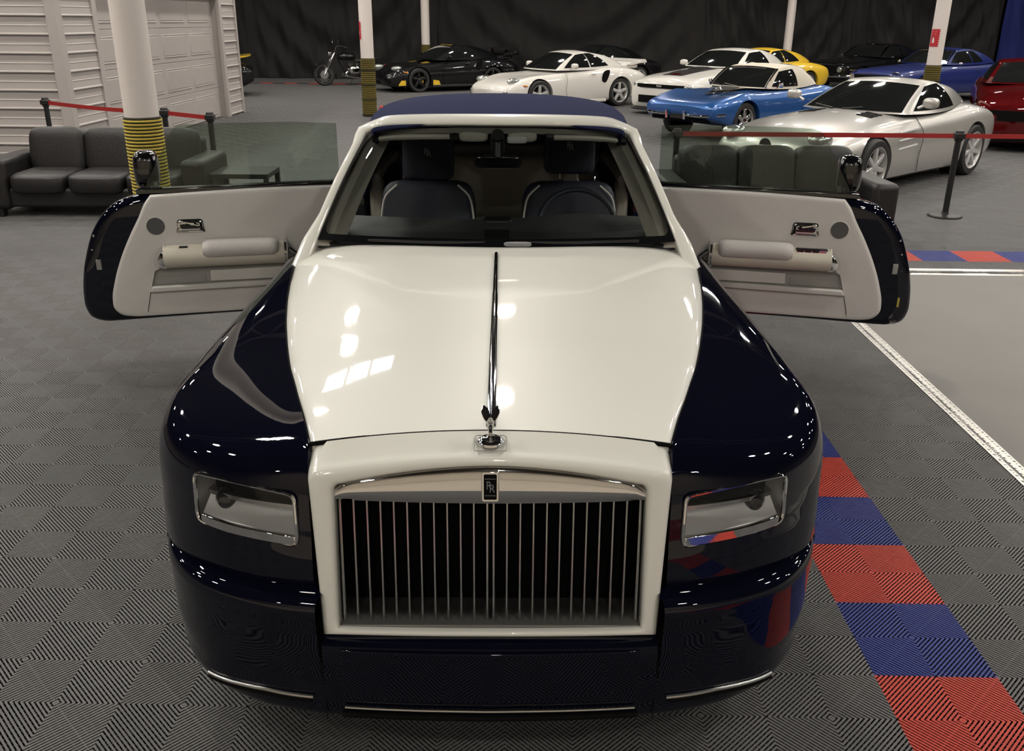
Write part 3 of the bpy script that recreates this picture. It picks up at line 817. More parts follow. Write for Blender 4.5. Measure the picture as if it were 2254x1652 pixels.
# cabin
MB().box(-.86, .86, 1.5, 4.4, .24, .30).build('cabin_floor', 'dash', car, smooth=False)
MB().box(-.74, .74, 1.45, 1.52, .28, .92).build('firewall', 'void', car, smooth=False)
ds = []
for t in np.linspace(-1, 1, 41):
    x = .80*t; yb = 1.93+.10*t*t; hump = .018*math.exp(-((x-.38)/.22)**2)
    ds.append([(x, yb, 1.03), (x, yb+.02, 1.058), (x, yb+.15, 1.065), (x, yb+.28, 1.068), (x, yb+.284, 1.066), (x, yb+.32, 1.075+hump), (x, yb+.44, 1.080+hump*1.4+.016), (x, yb+.50, 1.075+hump), (x, yb+.52, 1.0), (x, yb+.48, .85), (x, yb+.40, .7)])
da = sheet('dashboard', np.array(ds), 'dash', car, angle=60, flip=True); fix(da); tag(da, 'dark leather dashboard under the windshield')
MB().box(-.06, .06, 2.02, 2.27, 1.062, 1.074).build('dash_vent', 'black', da, bevel=.004)
MB().puff(0, 2.36, 1.085, .07, .05, .02, .4).build('clock_hood', 'black', da)
st = MB()
cs = V(.40, 2.58, 1.02); ax = V(0, -.40, .25).normalized(); e1 = V(1, 0, 0); e2 = ax.cross(e1).normalized()
st.tube([cs+(e1*math.cos(a)+e2*math.sin(a))*.195 for a in np.linspace(0, 2*PI, 36, endpoint=False)], .014, 8, closed=True)
sw = st.build('steering_wheel', 'leather_navy', car)
hb = MB(); hb.puff(cs.x, cs.y-.01, cs.z-.01, .075, .03, .065, .6); hb.tube([cs-e1*.19, cs+e1*.19], .012, 6); hb.tube([cs, cs-e2*.19], .012, 6); hb.build('wheel_hub', 'dash', sw)
def seat(sx, hz):
    s = bpy.data.objects.new('front_seat', None); link(s, car); s.location = (sx, 3.02, 0)
    MB().puff(0, -.16, .52, .27, .27, .11, .35).build('seat_cushion', 'leather_navy', s)
    b = MB(); b.puff(0, 0, 0, .27, .085, .36, .32); o = b.build('backrest', 'leather_navy', s); o.location = (0, .18, .78); o.rotation_euler = (math.radians(-14), 0, 0)
    h = MB().puff(0, 0, 0, .145, .055, .13, .3).build('headrest', 'leather_navy', s); h.location = (0, .27, hz); h.rotation_euler = (math.radians(-8), 0, 0)
    for k in (-.05, .05): MB().tube([(k, .25, 1.0), (k, .27, hz-.05)], .007, 6).build('headrest_post', 'chrome', s)
    for dx, dz in ((-.006, .006), (.007, -.006)):
        letters('monogram', 'R', .05, .001, 'trim_grey', s, Matrix.Translation((dx, .212, hz+.03+dz)) @ Matrix.Rotation(math.radians(90), 4, 'X'))
    for sg in (-1, 1):
        MB().tube(curve([(sg*.255, .10, .78), (sg*.255, .12, .98), (sg*.235, .14, 1.06), (sg*.17, .165, 1.12)], 14), .006, 6).build('piping', 'leather_white', s)
    return s
seat(-.40, 1.26); seat(.40, 1.30)
rs = MB().puff(0, 4.15, .86, .66, .13, .30, .3).build('rear_seat', 'beige', car)
MB().puff(0, 3.86, .55, .66, .28, .12, .3).build('rear_cushion', 'leather_navy', rs)
MB().puff(0, 4.19, 1.14, .60, .05, .08, .4).build('rear_headrest', 'trim_grey', rs)
MB().puff(0, 2.85, .62, .12, .45, .12, .4).build('centre_console', 'veneer', car)
for sg in (-1, 1):      # inner posts with cream lining behind the doors
    MB().box(min(sg*.70, sg*.78), max(sg*.70, sg*.78), 3.52, 3.62, .4, 1.09).build('door_post', 'beige', car, bevel=.02)
    MB().tube(curve([(sg*.74, 3.50, 1.10), (sg*.73, 3.8, 1.13), (sg*.70, 4.15, 1.15)], 12), .035, 8).build('side_lining', 'beige', car)
    MB().tube([(sg*.52, 3.25, 1.0), (sg*.56, 3.35, 1.22), (sg*.58, 3.42, 1.26)], .007, 6).build('belt_guide', 'chrome', car)
for sg, a, b in ((-1, .17, .52), (1, .20, .55)):
    pts = [wsp(sg*(x/.6)*.9, .945, -.045) for x in np.linspace(a, b, 10)]
    v_ = MB(); v_.tube(pts, .013, 8); o = v_.build('sun_visor', 'beige', car)
    e_ = MB(); e_.tube([pts[0]+np.array((-sg*.035, 0, .004)), pts[0]], .016, 7); e_.tube([pts[-1], pts[-1]+np.array((sg*.03, 0, 0))], .016, 7); e_.build('visor_clip', 'black', o)
mr = MB(); p = wsp(0, .80, -.10); mr.puff(p[0], p[1]+.05, p[2]-.015, .115, .018, .032, .5); o = mr.build('rear_view_mirror', 'gloss_black', car)
q = wsp(0, .93, -.02); MB().tube([q, (q[0], q[1]+.05, q[2]-.03), (p[0], p[1]+.05, p[2])], [.03, .035, .03], 10).build('mirror_stalk', 'black', o)
q = wsp(.10, .945, -.05); MB().puff(q[0], q[1]+.03, q[2]-.012, .048, .02, .016, .4).build('roof_lamp', 'sign_white', car)
for sg in (-1, 1):
    q = wsp(sg*.13, .95, -.04); MB().puff(q[0], q[1]+.05, q[2]-.005, .07, .03, .028, .5).build('roof_console', 'beige', car)

# doors, hinged at the rear and standing open
def door(sg):
    d = bpy.data.objects.new('door', None); link(d, car)
    hx, hy = .955, 3.545; e = V(sg*.976, -.216, 0); nn = V(-sg*.216, -.976, 0) if sg > 0 else V(.216, -.976, 0)
    # local frame: s along the door, z up, t towards the camera (inner face at 0)
    def fr(s, z, t): p = V(sg*hx, hy, z)+e*s+nn*t; return (p.x, p.y, p.z)
    body = [(.0, 1.045), (.55, 1.045), (1.06, 1.035), (1.17, 1.02), (1.285, .985), (1.365, .92), (1.43, .83), (1.485, .70), (1.52, .58), (1.54, .45), (1.540, .37), (1.515, .31), (1.45, .28), (1.36, .276), (.9, .285), (.4, .29), (.0, .29)]
    b = MB(); C_ = np.array([(.72, .68)]); o2 = np.array(body)
    layers = [(-.150, .975), (-.155, 1.0 if 0 else .985), (-.12, 1.0), (-.06, 1.0), (-.035, .993), (-.018, .965), (-.012, .90)]
    P_ = []
    sm = smooth_poly(body[2:13], 60) if 0 else None
    ol = np.vstack([curve(body[:3], 8)[:-1], curve(body[2:14], 56), curve(body[13:], 12)[1:]])
    nO = len(ol)
    for t, k in layers:
        q = C_+(ol-C_)*[k, k]; P_ += [fr(a, z, t) for a, z in q]
    F = gridf(len(layers), nO, cv=True)+[tuple(range(nO)), tuple((len(layers)-1)*nO+k for k in range(nO))]
    b.add(P_, F); sk = b.build('door_shell', 'navy', d, angle=45)
    # white trim panel
    tp = [(.02, 1.055), (.5, 1.05), (1.085, 1.028), (1.12, .985), (1.16, .91), (1.23, .79), (1.295, .66), (1.345, .53), (1.372, .42), (1.370, .365), (1.34, .328), (1.27, .311), (1.19, .308), (.7, .312), (.02, .315)]
    ol = np.vstack([curve(tp[:3], 20)[:-1], curve(tp[2:13], 50), curve(tp[12:], 20)[1:]]); nO = len(ol); C_ = np.array([(.62, .68)])
    lay = [(-.02, 1.0), (.0, 1.0), (.012, .994), (.02, .982), (.022, .965), (.022, .93)]
    b = MB(); P_ = []
    for t, k in lay: P_ += [fr(a, z, t) for a, z in C_+(ol-C_)*k]
    F = gridf(len(lay), nO, cv=True)+[tuple((len(lay)-1)*nO+k for k in range(nO))]
    b.add(P_, F); tr = b.build('trim_panel', 'leather_white', d, angle=50)
    # pocket recess cut
    pk = [(.02, .60), (1.085, .60), (1.112, .585), (1.150, .46), (.02, .475)]
    c1 = MB().prism(pk, fr, -.0, .2).build('c', 'void')
    cut(tr, c1); tr.data.materials.clear(); tr.data.materials.append(M['leather_white'])
    MB().prism([(.02, .61), (1.11, .61), (1.155, .45), (.02, .46)], fr, -.008, .002).build('pocket_back', 'trim_grey', d)
    MB().prism([(.02, .582), (.80, .572), (.805, .505), (.02, .505)], fr, .0, .012).build('pocket_flap', 'leather_white', d, bevel=.004)
    MB().prism([(.83, .548), (1.10, .545), (1.12, .500), (.83, .500)], fr, .0, .006).build('pocket_flap', 'trim_grey', d, bevel=.003)
    MB().prism([(.02, .505), (1.135, .497), (1.150, .462), (.02, .474)], fr, .018, .05).build('pocket_lip', 'leather_white', d, bevel=.008)
    g = MB(); g.tube([fr(1.150, .462, .024), fr(.02, .474, .024)], .004, 5); g.tube([fr(1.150, .458, .0235), fr(1.176, .36, .0235), fr(1.186, .312, .018)], .0018, 5); g.build('panel_seam', 'void', d)
    # arm rest tube
    a0, a1 = .36, 1.045
    pr_ = []
    for k, s in enumerate(np.linspace(a0, a1, 20)):
        pr_.append([fr(s, .672+.068*math.sin(an), .028+.070*max(-.2, math.cos(an))) for an in np.linspace(-PI/2, PI/2, 13)])
    A = np.array(pr_); o = sheet('armrest', A, 'veneer', d); fix(o)
    pr_ = []
    for s in np.linspace(.392, .820, 20):
        k = 1-.25*max(0, (abs(s-.606)-.18)/.034)**2
        pr_.append([fr(s, .715+.056*k*math.sin(an), .060+.062*k*max(-.5, math.cos(an))) for an in np.linspace(-PI*.55, PI*.62, 15)])
    A = np.array(pr_); n = A.shape[1]; bq = MB(); bq.add(A.reshape(-1, 3), gridf(20, n)+[tuple(range(n)), tuple(19*n+k for k in range(n))]); bq.build('armrest_pad', 'leather_white', d, angle=60)
    bq = MB(); sc_ = []
    for k, s in enumerate(np.linspace(1.03, 1.105, 10)):
        q = k/9; r = .072*(1-.75*q*q); sc_.append([fr(s, .672-.03*q+r*math.sin(an), .022+r*max(-.1, math.cos(an))) for an in np.linspace(-PI/2, PI/2, 13)])
    A = np.array(sc_); bq.add(A.reshape(-1, 3), gridf(10, 13)); bq.build('armrest_cap', 'chrome', d)
    bq = MB(); bq.tube([fr(a0-.012, .672+.072*math.sin(an), .028+.074*math.cos(an)) for an in np.linspace(-PI/2, PI/2, 11)], .012, 6); bq.tube([fr(a0-.03, .70, .06), fr(a0-.075, .66, .05), fr(a0-.04, .62, .03)], .012, 6); bq.build('armrest_bracket', 'chrome', d)
    if sg > 0:
        for k in range(4): MB().prism(rrect(.845+k*.043, .882+k*.043, .722, .738, .003), fr, .055, .075).build('window_switch', 'gloss_black' if k < 3 else 'chrome', d)
        MB().prism(rrect(.838, 1.018, .716, .742, .004), fr, .04, .062).build('switch_plate', 'black', d)
    else:
        MB().prism(rrect(.905, .952, .722, .738, .003), fr, .05, .068).build('window_switch', 'gloss_black', d)
    # handle and speaker
    hp = [[fr(.88+.08*math.copysign(abs(u)**.8, u), .855+.043*math.copysign(abs(v)**.8, v), .016+.016*(1-u**6)*(1-v**4)-.012*v*abs(v)) for v in np.linspace(-1, 1, 13)] for u in np.linspace(-1, 1, 17)]
    fix(sheet('handle_plate', np.array(hp), 'chrome', d))
    MB().prism(rrect(.822, .938, .830, .880, .018), fr, .024, .0345).build('handle_cup', 'gloss_black', d, bevel=.003)
    bq = MB(); bq.tube(curve([fr(.93, .86, .034), fr(.925, .872, .045), fr(.88, .868, .052), fr(.835, .858, .044), fr(.83, .85, .036)], 14), [.006]+[.010]*12+[.005], 8); bq.build('handle_lever', 'chrome', d)
    sp = [(1.072+.050*math.cos(a), .852+.050*math.sin(a)) for a in np.linspace(0, 2*PI, 32, endpoint=False)]
    MB().prism(sp, fr, .015, .0245).build('speaker_grille', 'mesh', d)
    bq = MB(); bq.tube([fr(1.072+.053*math.cos(a), .852+.053*math.sin(a), .022) for a in np.linspace(0, 2*PI, 32, endpoint=False)], .003, 6, closed=True); bq.build('speaker_ring', 'leather_white', d)
    # belt moulding, glass, mirror
    bq = MB(); bq.prism([(.0, 1.045), (1.16, 1.028), (1.165, 1.058), (.0, 1.075)], fr, -.10, -.025); bq.build('belt_moulding', 'gloss_black', d, bevel=.006)
    bq = MB(); bq.tube([fr(s, 1.066-.021*(s/1.15), -.03) for s in np.linspace(.02, 1.14, 12)], .005, 6); bq.build('belt_strip', 'chrome', d)
    gl = [(.0, 1.05), (.0, 1.408), (.25, 1.42), (.65, 1.42), (.86, 1.414), (.905, 1.405), (.935, 1.375), (1.125, 1.05)]
    bq = MB(); bq.prism(gl, fr, -.062, -.057); bq.build('door_glass', 'pane', d, angle=30)
    # small fixings on the leading edge
    for s, z in ((1.455, .80), (1.475, .72), (1.49, .62), (1.43, .70), (1.47, .50), (1.46, .44)):
        p = V(*fr(s-.03, z, -.019)); bq = MB(); bq.m = Matrix.Translation(p); bq.lathe([(0, -.004), (.006, -.003), (.008, .004)], 10, 'y'); bq.build('bolt', 'satin', d)
    bq = MB(); bq.prism(rrect(1.405, 1.435, .60, .665, .006), fr, -.03, -.008); bq.build('latch', 'satin', d, bevel=.003)
    if sg > 0: MB().prism(rrect(1.462, 1.474, .40, .46, .003), fr, -.03, -.012).build('warning_tag', 'yellow_rope', d)
    # outside mirror
    mc = V(*fr(1.115, 1.145, -.22)); bq = MB(); bq.m = Matrix.Translation(mc) @ Matrix.Rotation(-sg*.25, 4, 'Z'); bq.puff(0, 0, 0, .072, .09, .112, .6, 24, 14); bq.build('mirror_housing', 'gloss_black', d)
    bq = MB(); bq.tube([fr(1.07, 1.02, -.11), fr(1.08, 1.08, -.18)], .03, 8); bq.build('mirror_arm', 'gloss_black', d)
    return d
for sg in (-1, 1): door(sg)

# ------------------------------------------------------------------ white sided garage building on the left
HC = V(-6.10, 11.35, 0)
house = thing('garage_building', 'small white sided garage building with a panelled overhead door', 'building', HC, GA)
# local: +y along the door face (visible from +x side), -x along the face towards the camera
PT = .245
def plank(name_parent, face, a0, a1, k):
    z = .03+PT*k; sec = [(.0, z), (.034, z), (.036, z+.012), (.018, z+.03), (.012, z+.118), (.018, z+.122), (.010, z+.135), (.006, z+PT), (.0, z+PT)]
    P = []
    for a in (a0, a1):
        for o, zz in sec: P.append((o, a, zz) if face == 'door' else (a, -o, zz))
    n = len(sec); b = MB(); b.add(P, gridf(2, n, cv=True)+[tuple(range(n)), tuple(range(n, 2*n))])
    return b.build('siding_plank', 'white_wall', name_parent, angle=25)
HH = 3.2
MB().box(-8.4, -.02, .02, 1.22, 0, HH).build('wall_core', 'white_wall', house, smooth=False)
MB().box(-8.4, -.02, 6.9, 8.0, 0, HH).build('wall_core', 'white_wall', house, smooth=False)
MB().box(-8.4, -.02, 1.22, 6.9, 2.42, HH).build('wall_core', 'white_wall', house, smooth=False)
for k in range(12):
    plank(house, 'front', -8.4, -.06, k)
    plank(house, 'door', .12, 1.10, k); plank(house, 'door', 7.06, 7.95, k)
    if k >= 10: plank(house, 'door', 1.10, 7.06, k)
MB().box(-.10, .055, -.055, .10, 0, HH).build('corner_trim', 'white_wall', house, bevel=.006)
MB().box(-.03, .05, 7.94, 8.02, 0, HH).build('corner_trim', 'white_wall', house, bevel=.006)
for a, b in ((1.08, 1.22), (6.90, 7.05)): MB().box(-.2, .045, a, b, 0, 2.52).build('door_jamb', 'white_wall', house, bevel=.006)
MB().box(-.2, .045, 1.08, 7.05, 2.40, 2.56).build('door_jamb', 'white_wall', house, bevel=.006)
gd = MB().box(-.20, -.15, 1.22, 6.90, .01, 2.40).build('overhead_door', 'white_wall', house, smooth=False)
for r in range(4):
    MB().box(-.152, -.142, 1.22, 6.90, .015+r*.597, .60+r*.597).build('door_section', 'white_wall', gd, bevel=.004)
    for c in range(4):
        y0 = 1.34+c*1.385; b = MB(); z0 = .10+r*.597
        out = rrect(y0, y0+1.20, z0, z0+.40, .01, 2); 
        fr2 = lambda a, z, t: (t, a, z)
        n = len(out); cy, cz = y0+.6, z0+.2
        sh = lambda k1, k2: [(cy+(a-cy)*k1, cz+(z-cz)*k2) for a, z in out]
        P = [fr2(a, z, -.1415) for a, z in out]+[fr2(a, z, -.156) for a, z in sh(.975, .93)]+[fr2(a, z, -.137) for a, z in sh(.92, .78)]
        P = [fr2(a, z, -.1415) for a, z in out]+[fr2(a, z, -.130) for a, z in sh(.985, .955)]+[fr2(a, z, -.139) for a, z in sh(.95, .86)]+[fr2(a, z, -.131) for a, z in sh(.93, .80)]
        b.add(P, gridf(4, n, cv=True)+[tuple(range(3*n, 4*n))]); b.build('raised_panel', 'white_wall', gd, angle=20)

# ------------------------------------------------------------------ columns with rope wraps
def column(x, y, label, d=.28, wrap=1.2, pitch=.042, rope='olive_rope', rings=True, sign=None, foot=None):
    t = thing('column', label, 'column', (x, y, 0), 0, 'white round columns of the hall')
    r = d/2
    MB().lathe([(r, 0), (r, ZC-.01)], 40).build('shaft', 'white_column', t)
    MB().lathe([(r+.001, 0), (r+.012, .002), (r+.012, wrap-.01), (r+.001, wrap)], 36).build('wrap_sleeve', 'black_rope', t)
    b = MB(); z = .03
    while z < wrap-.01:
        k_ = min(.36, .010/pitch) if rope == 'yellow_rope' else .40; pr = [(r+.010, z-pitch*k_), (r+.017, z-pitch*k_*.7), (r+.020, z), (r+.017, z+pitch*k_*.7), (r+.010, z+pitch*k_)]
        b.lathe(pr, 36); z += pitch
    b.f = [f for f in b.f if len(f) == 4]
    o = b.build('rope_wrap', rope, t); o['kind'] = 'stuff'
    if foot:
        for k in foot: MB().lathe([(r+.012, k-.012), (r+.029, k-.008), (r+.029, k+.008), (r+.012, k+.012)], 32).build('wrap_band', 'black_rope', t)
    if sign:
        a0, a1, z0, z1 = sign; rr = r+.004
        pl = [[(rr*math.cos(a), rr*math.sin(a), z) for z in np.linspace(z0, z1, 8)] for a in np.linspace(a0, a1, 9)]
        s = sheet('fire_sign', np.array(pl), 'sign', t); tag(s, 'red fire equipment sign')
        for k in range(7):
            zz = z0+(z1-z0)*(k+.5)/7; am = a1-.10
            MB().add([((rr+.002)*math.cos(a), (rr+.002)*math.sin(a), z) for a, z in ((am, zz-.012), (a1, zz), (a1, zz+.016), (am, zz+.004))], [(0, 1, 2, 3)]).build('hazard_stripe', 'sign_white', s, smooth=False)
        am = (a0+a1)/2-.1; zc = z0+(z1-z0)*.36
        MB().add([((rr+.002)*math.cos(am+p), (rr+.002)*math.sin(am+p), zc+q) for p, q in ((-.12, -.05), (.12, -.05), (.16, 0), (.05, .06), (0, .03), (-.06, .07), (-.16, .0))], [tuple(range(7))]).build('flame_icon', 'sign_white', s, smooth=False)
        for k in range(2):
            zz = z0+(z1-z0)*(.70+.14*k)
            MB().add([((rr+.002)*math.cos(am+p), (rr+.002)*math.sin(am+p), zz+q) for p, q in ((-.3, 0), (.25, 0), (.25, .014), (-.3, .014))], [(0, 1, 2, 3)]).build('sign_line', 'sign_white', s, smooth=False)
    return t
column(-3.05, 6.04, 'white column with black and yellow rings in front of the left sofa', rope='yellow_rope', pitch=.0285)
column(-2.92, 18.64, 'white column with olive rope wrap beside the motorcycle', sign=(PI*.93, PI*1.28, 1.58, 1.93), foot=(.04, .36, .66, .96))
column(-2.62, 30.3, 'distant white column behind the black sports car')
column(9.50, 30.3, 'distant white column behind the yellow car roof', wrap=.90)
column(8.72, 17.39, 'white column with red sign in front of the dark blue coupe', sign=(PI*.98, PI*1.42, 1.55, 1.88), foot=(.5, .9))

# ------------------------------------------------------------------ curtains
def curtain(x0, x1, y, seed, m, label, tilt=1):
    rnd = random.Random(seed); nx, nz = 90, 46; H = 5.6; ph = [rnd.random()*6.28 for _ in range(6)]; G = []
    for i in range(nx+1):
        u = i/nx; row = []
        for j in range(nz+1):
            w = j/nz; z = .02+H*w
            q = (u-.5)*2; sag = .9*(1-q*q)*(1-w*.6)
            d =   .16*math.sin(5.2*(z+sag*2.2-1.6*abs(q)**1.5)+ph[0])*(1-abs(q)**3)*.9+.05*math.sin(2*PI*9*u+ph[1]+1.5*w)+.035*math.sin(2*PI*(17*u+2.2*w)+ph[2])+.06*math.sin(2*PI*(3.1*u-1.3*w)+ph[3])
            row.append((x0+(x1-x0)*u, y+d*.8, z))
        G.append(row)
    o = sheet('curtain', np.array(G), m, flip=True); tag(o, label, 'curtain', 'curtains along the back of the hall')
    return o
curtain(-17, -9.0, 32.1, 5, 'curtain', 'black curtain panel behind the white garage building')
curtain(-9.0, -2.3, 32.0, 1, 'curtain', 'black curtain panel behind the motorcycle')
curtain(-2.3, 7.0, 32.0, 2, 'curtain', 'black curtain panel behind the white rear-engined coupe')
curtain(7.0, 12.2, 32.0, 3, 'curtain', 'black curtain panel behind the blue open-top sports car')
curtain(12.2, 17.4, 32.0, 4, 'curtain', 'black curtain panel behind the dark blue coupe')
curtain(17.4, 24, 31.9, 6, 'blue_curtain', 'blue curtain panel at the far right')

# ------------------------------------------------------------------ sofas
def sofa(x0, x1, yf, yb, label, rz=0):
    w = x1-x0; d = yb-yf; t = thing('sofa', label, 'sofa', ((x0+x1)/2, yf, 0), rz, 'black leather sofas')
    aw = .25
    MB().box(-w/2+.03, w/2-.03, .05, d-.04, .10, .30).build('base', 'sofa', t, bevel=.03, seg=3)
    for sg in (-1, 1):
        b = MB(); b.box(sg*(w/2-aw/2)-aw/2, sg*(w/2-aw/2)+aw/2, .0, d-.06, .08, .60); b.build('arm', 'sofa', t, bevel=.055, seg=4)
        for y in (.08, d-.12): MB().box(sg*(w/2-.10)-.045, sg*(w/2-.10)+.045, y-.045, y+.045, 0, .09).build('foot', 'post', t, bevel=.005)
    iw = w-2*aw; c = iw/3
    MB().box(-iw/2-.02, iw/2+.02, d-.20, d, .12, .74).build('back_frame', 'sofa', t, bevel=.05, seg=3)
    for k in range(3):
        x = -iw/2+c*(k+.5)
        MB().puff(x, d*.40, .345, c/2-.002, d*.43, .110, .36, 32, 16).build('seat_cushion', 'sofa', t)
        o = MB().puff(0, 0, 0, c/2+.008, .14, .262, .42, 32, 16).build('back_cushion', 'sofa', t); o.location = (x, d-.27, .60); o.rotation_euler = (math.radians(-10), 0, 0)
    return t
sofa(-5.42, -3.10, 7.62, 8.58, 'black leather three-seat sofa in front of the white garage building')
sofa(1.50, 3.70, 6.45, 7.40, 'black leather three-seat sofa in front of the silver coupe')
def table(x, y, w, d, h, label):
    t = thing('side_table', label, 'table', (x, y, 0))
    MB().box(-w/2, w/2, -d/2, d/2, h-.05, h).build('table_top', 'post', t, bevel=.004)
    for sx in (-1, 1):
        for sy in (-1, 1): MB().box(sx*(w/2-.025)-.025, sx*(w/2-.025)+.025, sy*(d/2-.025)-.025, sy*(d/2-.025)+.025, 0, h-.05).build('leg', 'post', t, bevel=.002)
table(-2.78, 8.02, .62, .55, .45, 'low black side table right of the left sofa')
table(-5.76, 7.86, .62, .55, .45, 'low black side table at the left picture edge')

# ------------------------------------------------------------------ belt barriers
def post(x, y, h, label):
    t = thing('barrier_post', label, 'barrier', (x, y, 0), 0, 'black belt barrier posts')
    MB().lathe([(.175, 0), (.178, .01), (.17, .022), (.04, .03), (.034, .05)], 32).build('foot_plate', 'post', t)
    MB().lathe([(.032, .03), (.032, h-.10)], 20).build('pole', 'post', t)
    MB().lathe([(.036, h-.11), (.045, h-.10), (.045, h-.02), (.038, h), (0, h)], 16).build('belt_head', 'post', t, angle=30)
    MB().box(-.05, .05, -.05, .05, h-.085, h-.025).build('belt_clip', 'post', t, bevel=.008)
    return t
def belt(a, b, z0, z1, label, sag=.0):
    A, B = V(*a, 0), V(*b, 0); d = (B-A).normalized(); A = A+d*.062; B = B-d*.062; n = V(-d.y, d.x, 0)*.0015; P = []
    q = MB(); r = []
    for k in range(13):
        t = k/12; p = A+(B-A)*t; z = (z0+(z1-z0)*t)-sag*math.sin(PI*t)
        r.append([(p.x+n.x, p.y+n.y, z-.024), (p.x+n.x, p.y+n.y, z+.024), (p.x-n.x, p.y-n.y, z+.024), (p.x-n.x, p.y-n.y, z-.024)])
    R = np.array(r); q.add(R.reshape(-1, 3), gridf(13, 4, cv=True)+[(0, 1, 2, 3), (48, 49, 50, 51)])
    o = q.build('barrier_belt', 'belt', smooth=False); tag(o, label, 'belt', 'red barrier belts'); return o
PL = [(-5.95, 10.37), (-3.96, 9.09), (-3.34, 8.80)]
post(*PL[0], 1.0, 'black barrier post by the white siding, behind the left end of the sofa')
post(*PL[1], 1.0, 'black barrier post just right of the ringed column')
post(*PL[2], .98, 'black barrier post behind the right arm of the left sofa')
belt(PL[0], PL[1], .94, .94, 'red belt running across the white siding behind the ringed column', .015)
belt(PL[1], PL[2], .94, .92, 'short red belt joining the two posts right of the ringed column', .0)
PR = [(1.88, 8.02), (4.90, 7.99), (8.1, 7.90)]
post(*PR[0], .92, 'black barrier post behind the left arm of the right sofa')
post(*PR[1], .92, 'black barrier post with round base standing on the open floor at right')
post(*PR[2], .92, 'black barrier post beyond the right picture edge')
belt(PR[0], PR[1], .865, .865, 'red belt stretched in front of the silver coupe', .0)
belt(PR[1], PR[2], .865, .865, 'red belt running out of the picture at right', .0)

# fire extinguisher by the rope column
fe = thing('fire_extinguisher', 'small red fire extinguisher with chrome valve beside the rope column', 'extinguisher', (-2.60, 18.25, 0)); fe.scale = (.85, .85, .85)
MB().lathe([(.0, 0), (.07, .0), (.075, .02), (.075, .24), (.06, .28), (.025, .30)], 20).build('tank', 'sign', fe)
MB().lathe([(.02, .30), (.022, .33), (.018, .34), (0, .34)], 12).build('valve', 'chrome', fe)
MB().tube([(.02, 0, .325), (-.07, 0, .36), (-.09, 0, .35)], .008, 6).build('lever', 'chrome', fe)
MB().tube(curve([(.02, 0, .31), (.08, 0, .29), (.095, 0, .18), (.085, 0, .08)], 12), .01, 6).build('hose', 'rubber', fe)

# ------------------------------------------------------------------ parked vehicles
M['silver'] = mat('silver_paint', (.58, .56, .53), .32, .5, 1, .03, var=(300, .04))
M['white_car'] = mat('white_car_paint', (.74, .71, .66), .4, 0, 1, .03)
M['black_car'] = mat('black_car_paint', (.004, .004, .005), .4, 0, 1, .02, spec=.1)
M['blue_car'] = mat('metallic_blue_paint', (.022, .11, .36), .3, .35, 1, .03, var=(300, .05))
M['royal'] = mat('royal_blue_paint', (.008, .018, .13), .4, 0, 1, .03)
M['red_car'] = mat('dark_red_paint', (.075, .004, .005), .5, 0, 1, .02, spec=.0)
M['yellow_car'] = mat('yellow_paint', (.78, .50, .03), .4, 0, 1, .03)
M['white_cloth'] = mat('white_canvas', (.66, .60, .50), .85, var=(120, .06), bump=(300, .2))
M['car_glass'] = mat('dark_car_glass', (.010, .011, .011), .05, 0, 1, .01)
M['rim'] = mat('silver_rim', (.55, .54, .53), .3, .3, .6)
M['amber'] = mat('amber_lens', (.55, .17, .02), .2, 0, 1)
M['clear_lamp'] = mat('lamp_glass', (.55, .56, .55), .08, .7, 1, .02, var=(60, .6))
M['stripe'] = mat('matt_black_stripe', (.012, .010, .012), .35, 0, .6)

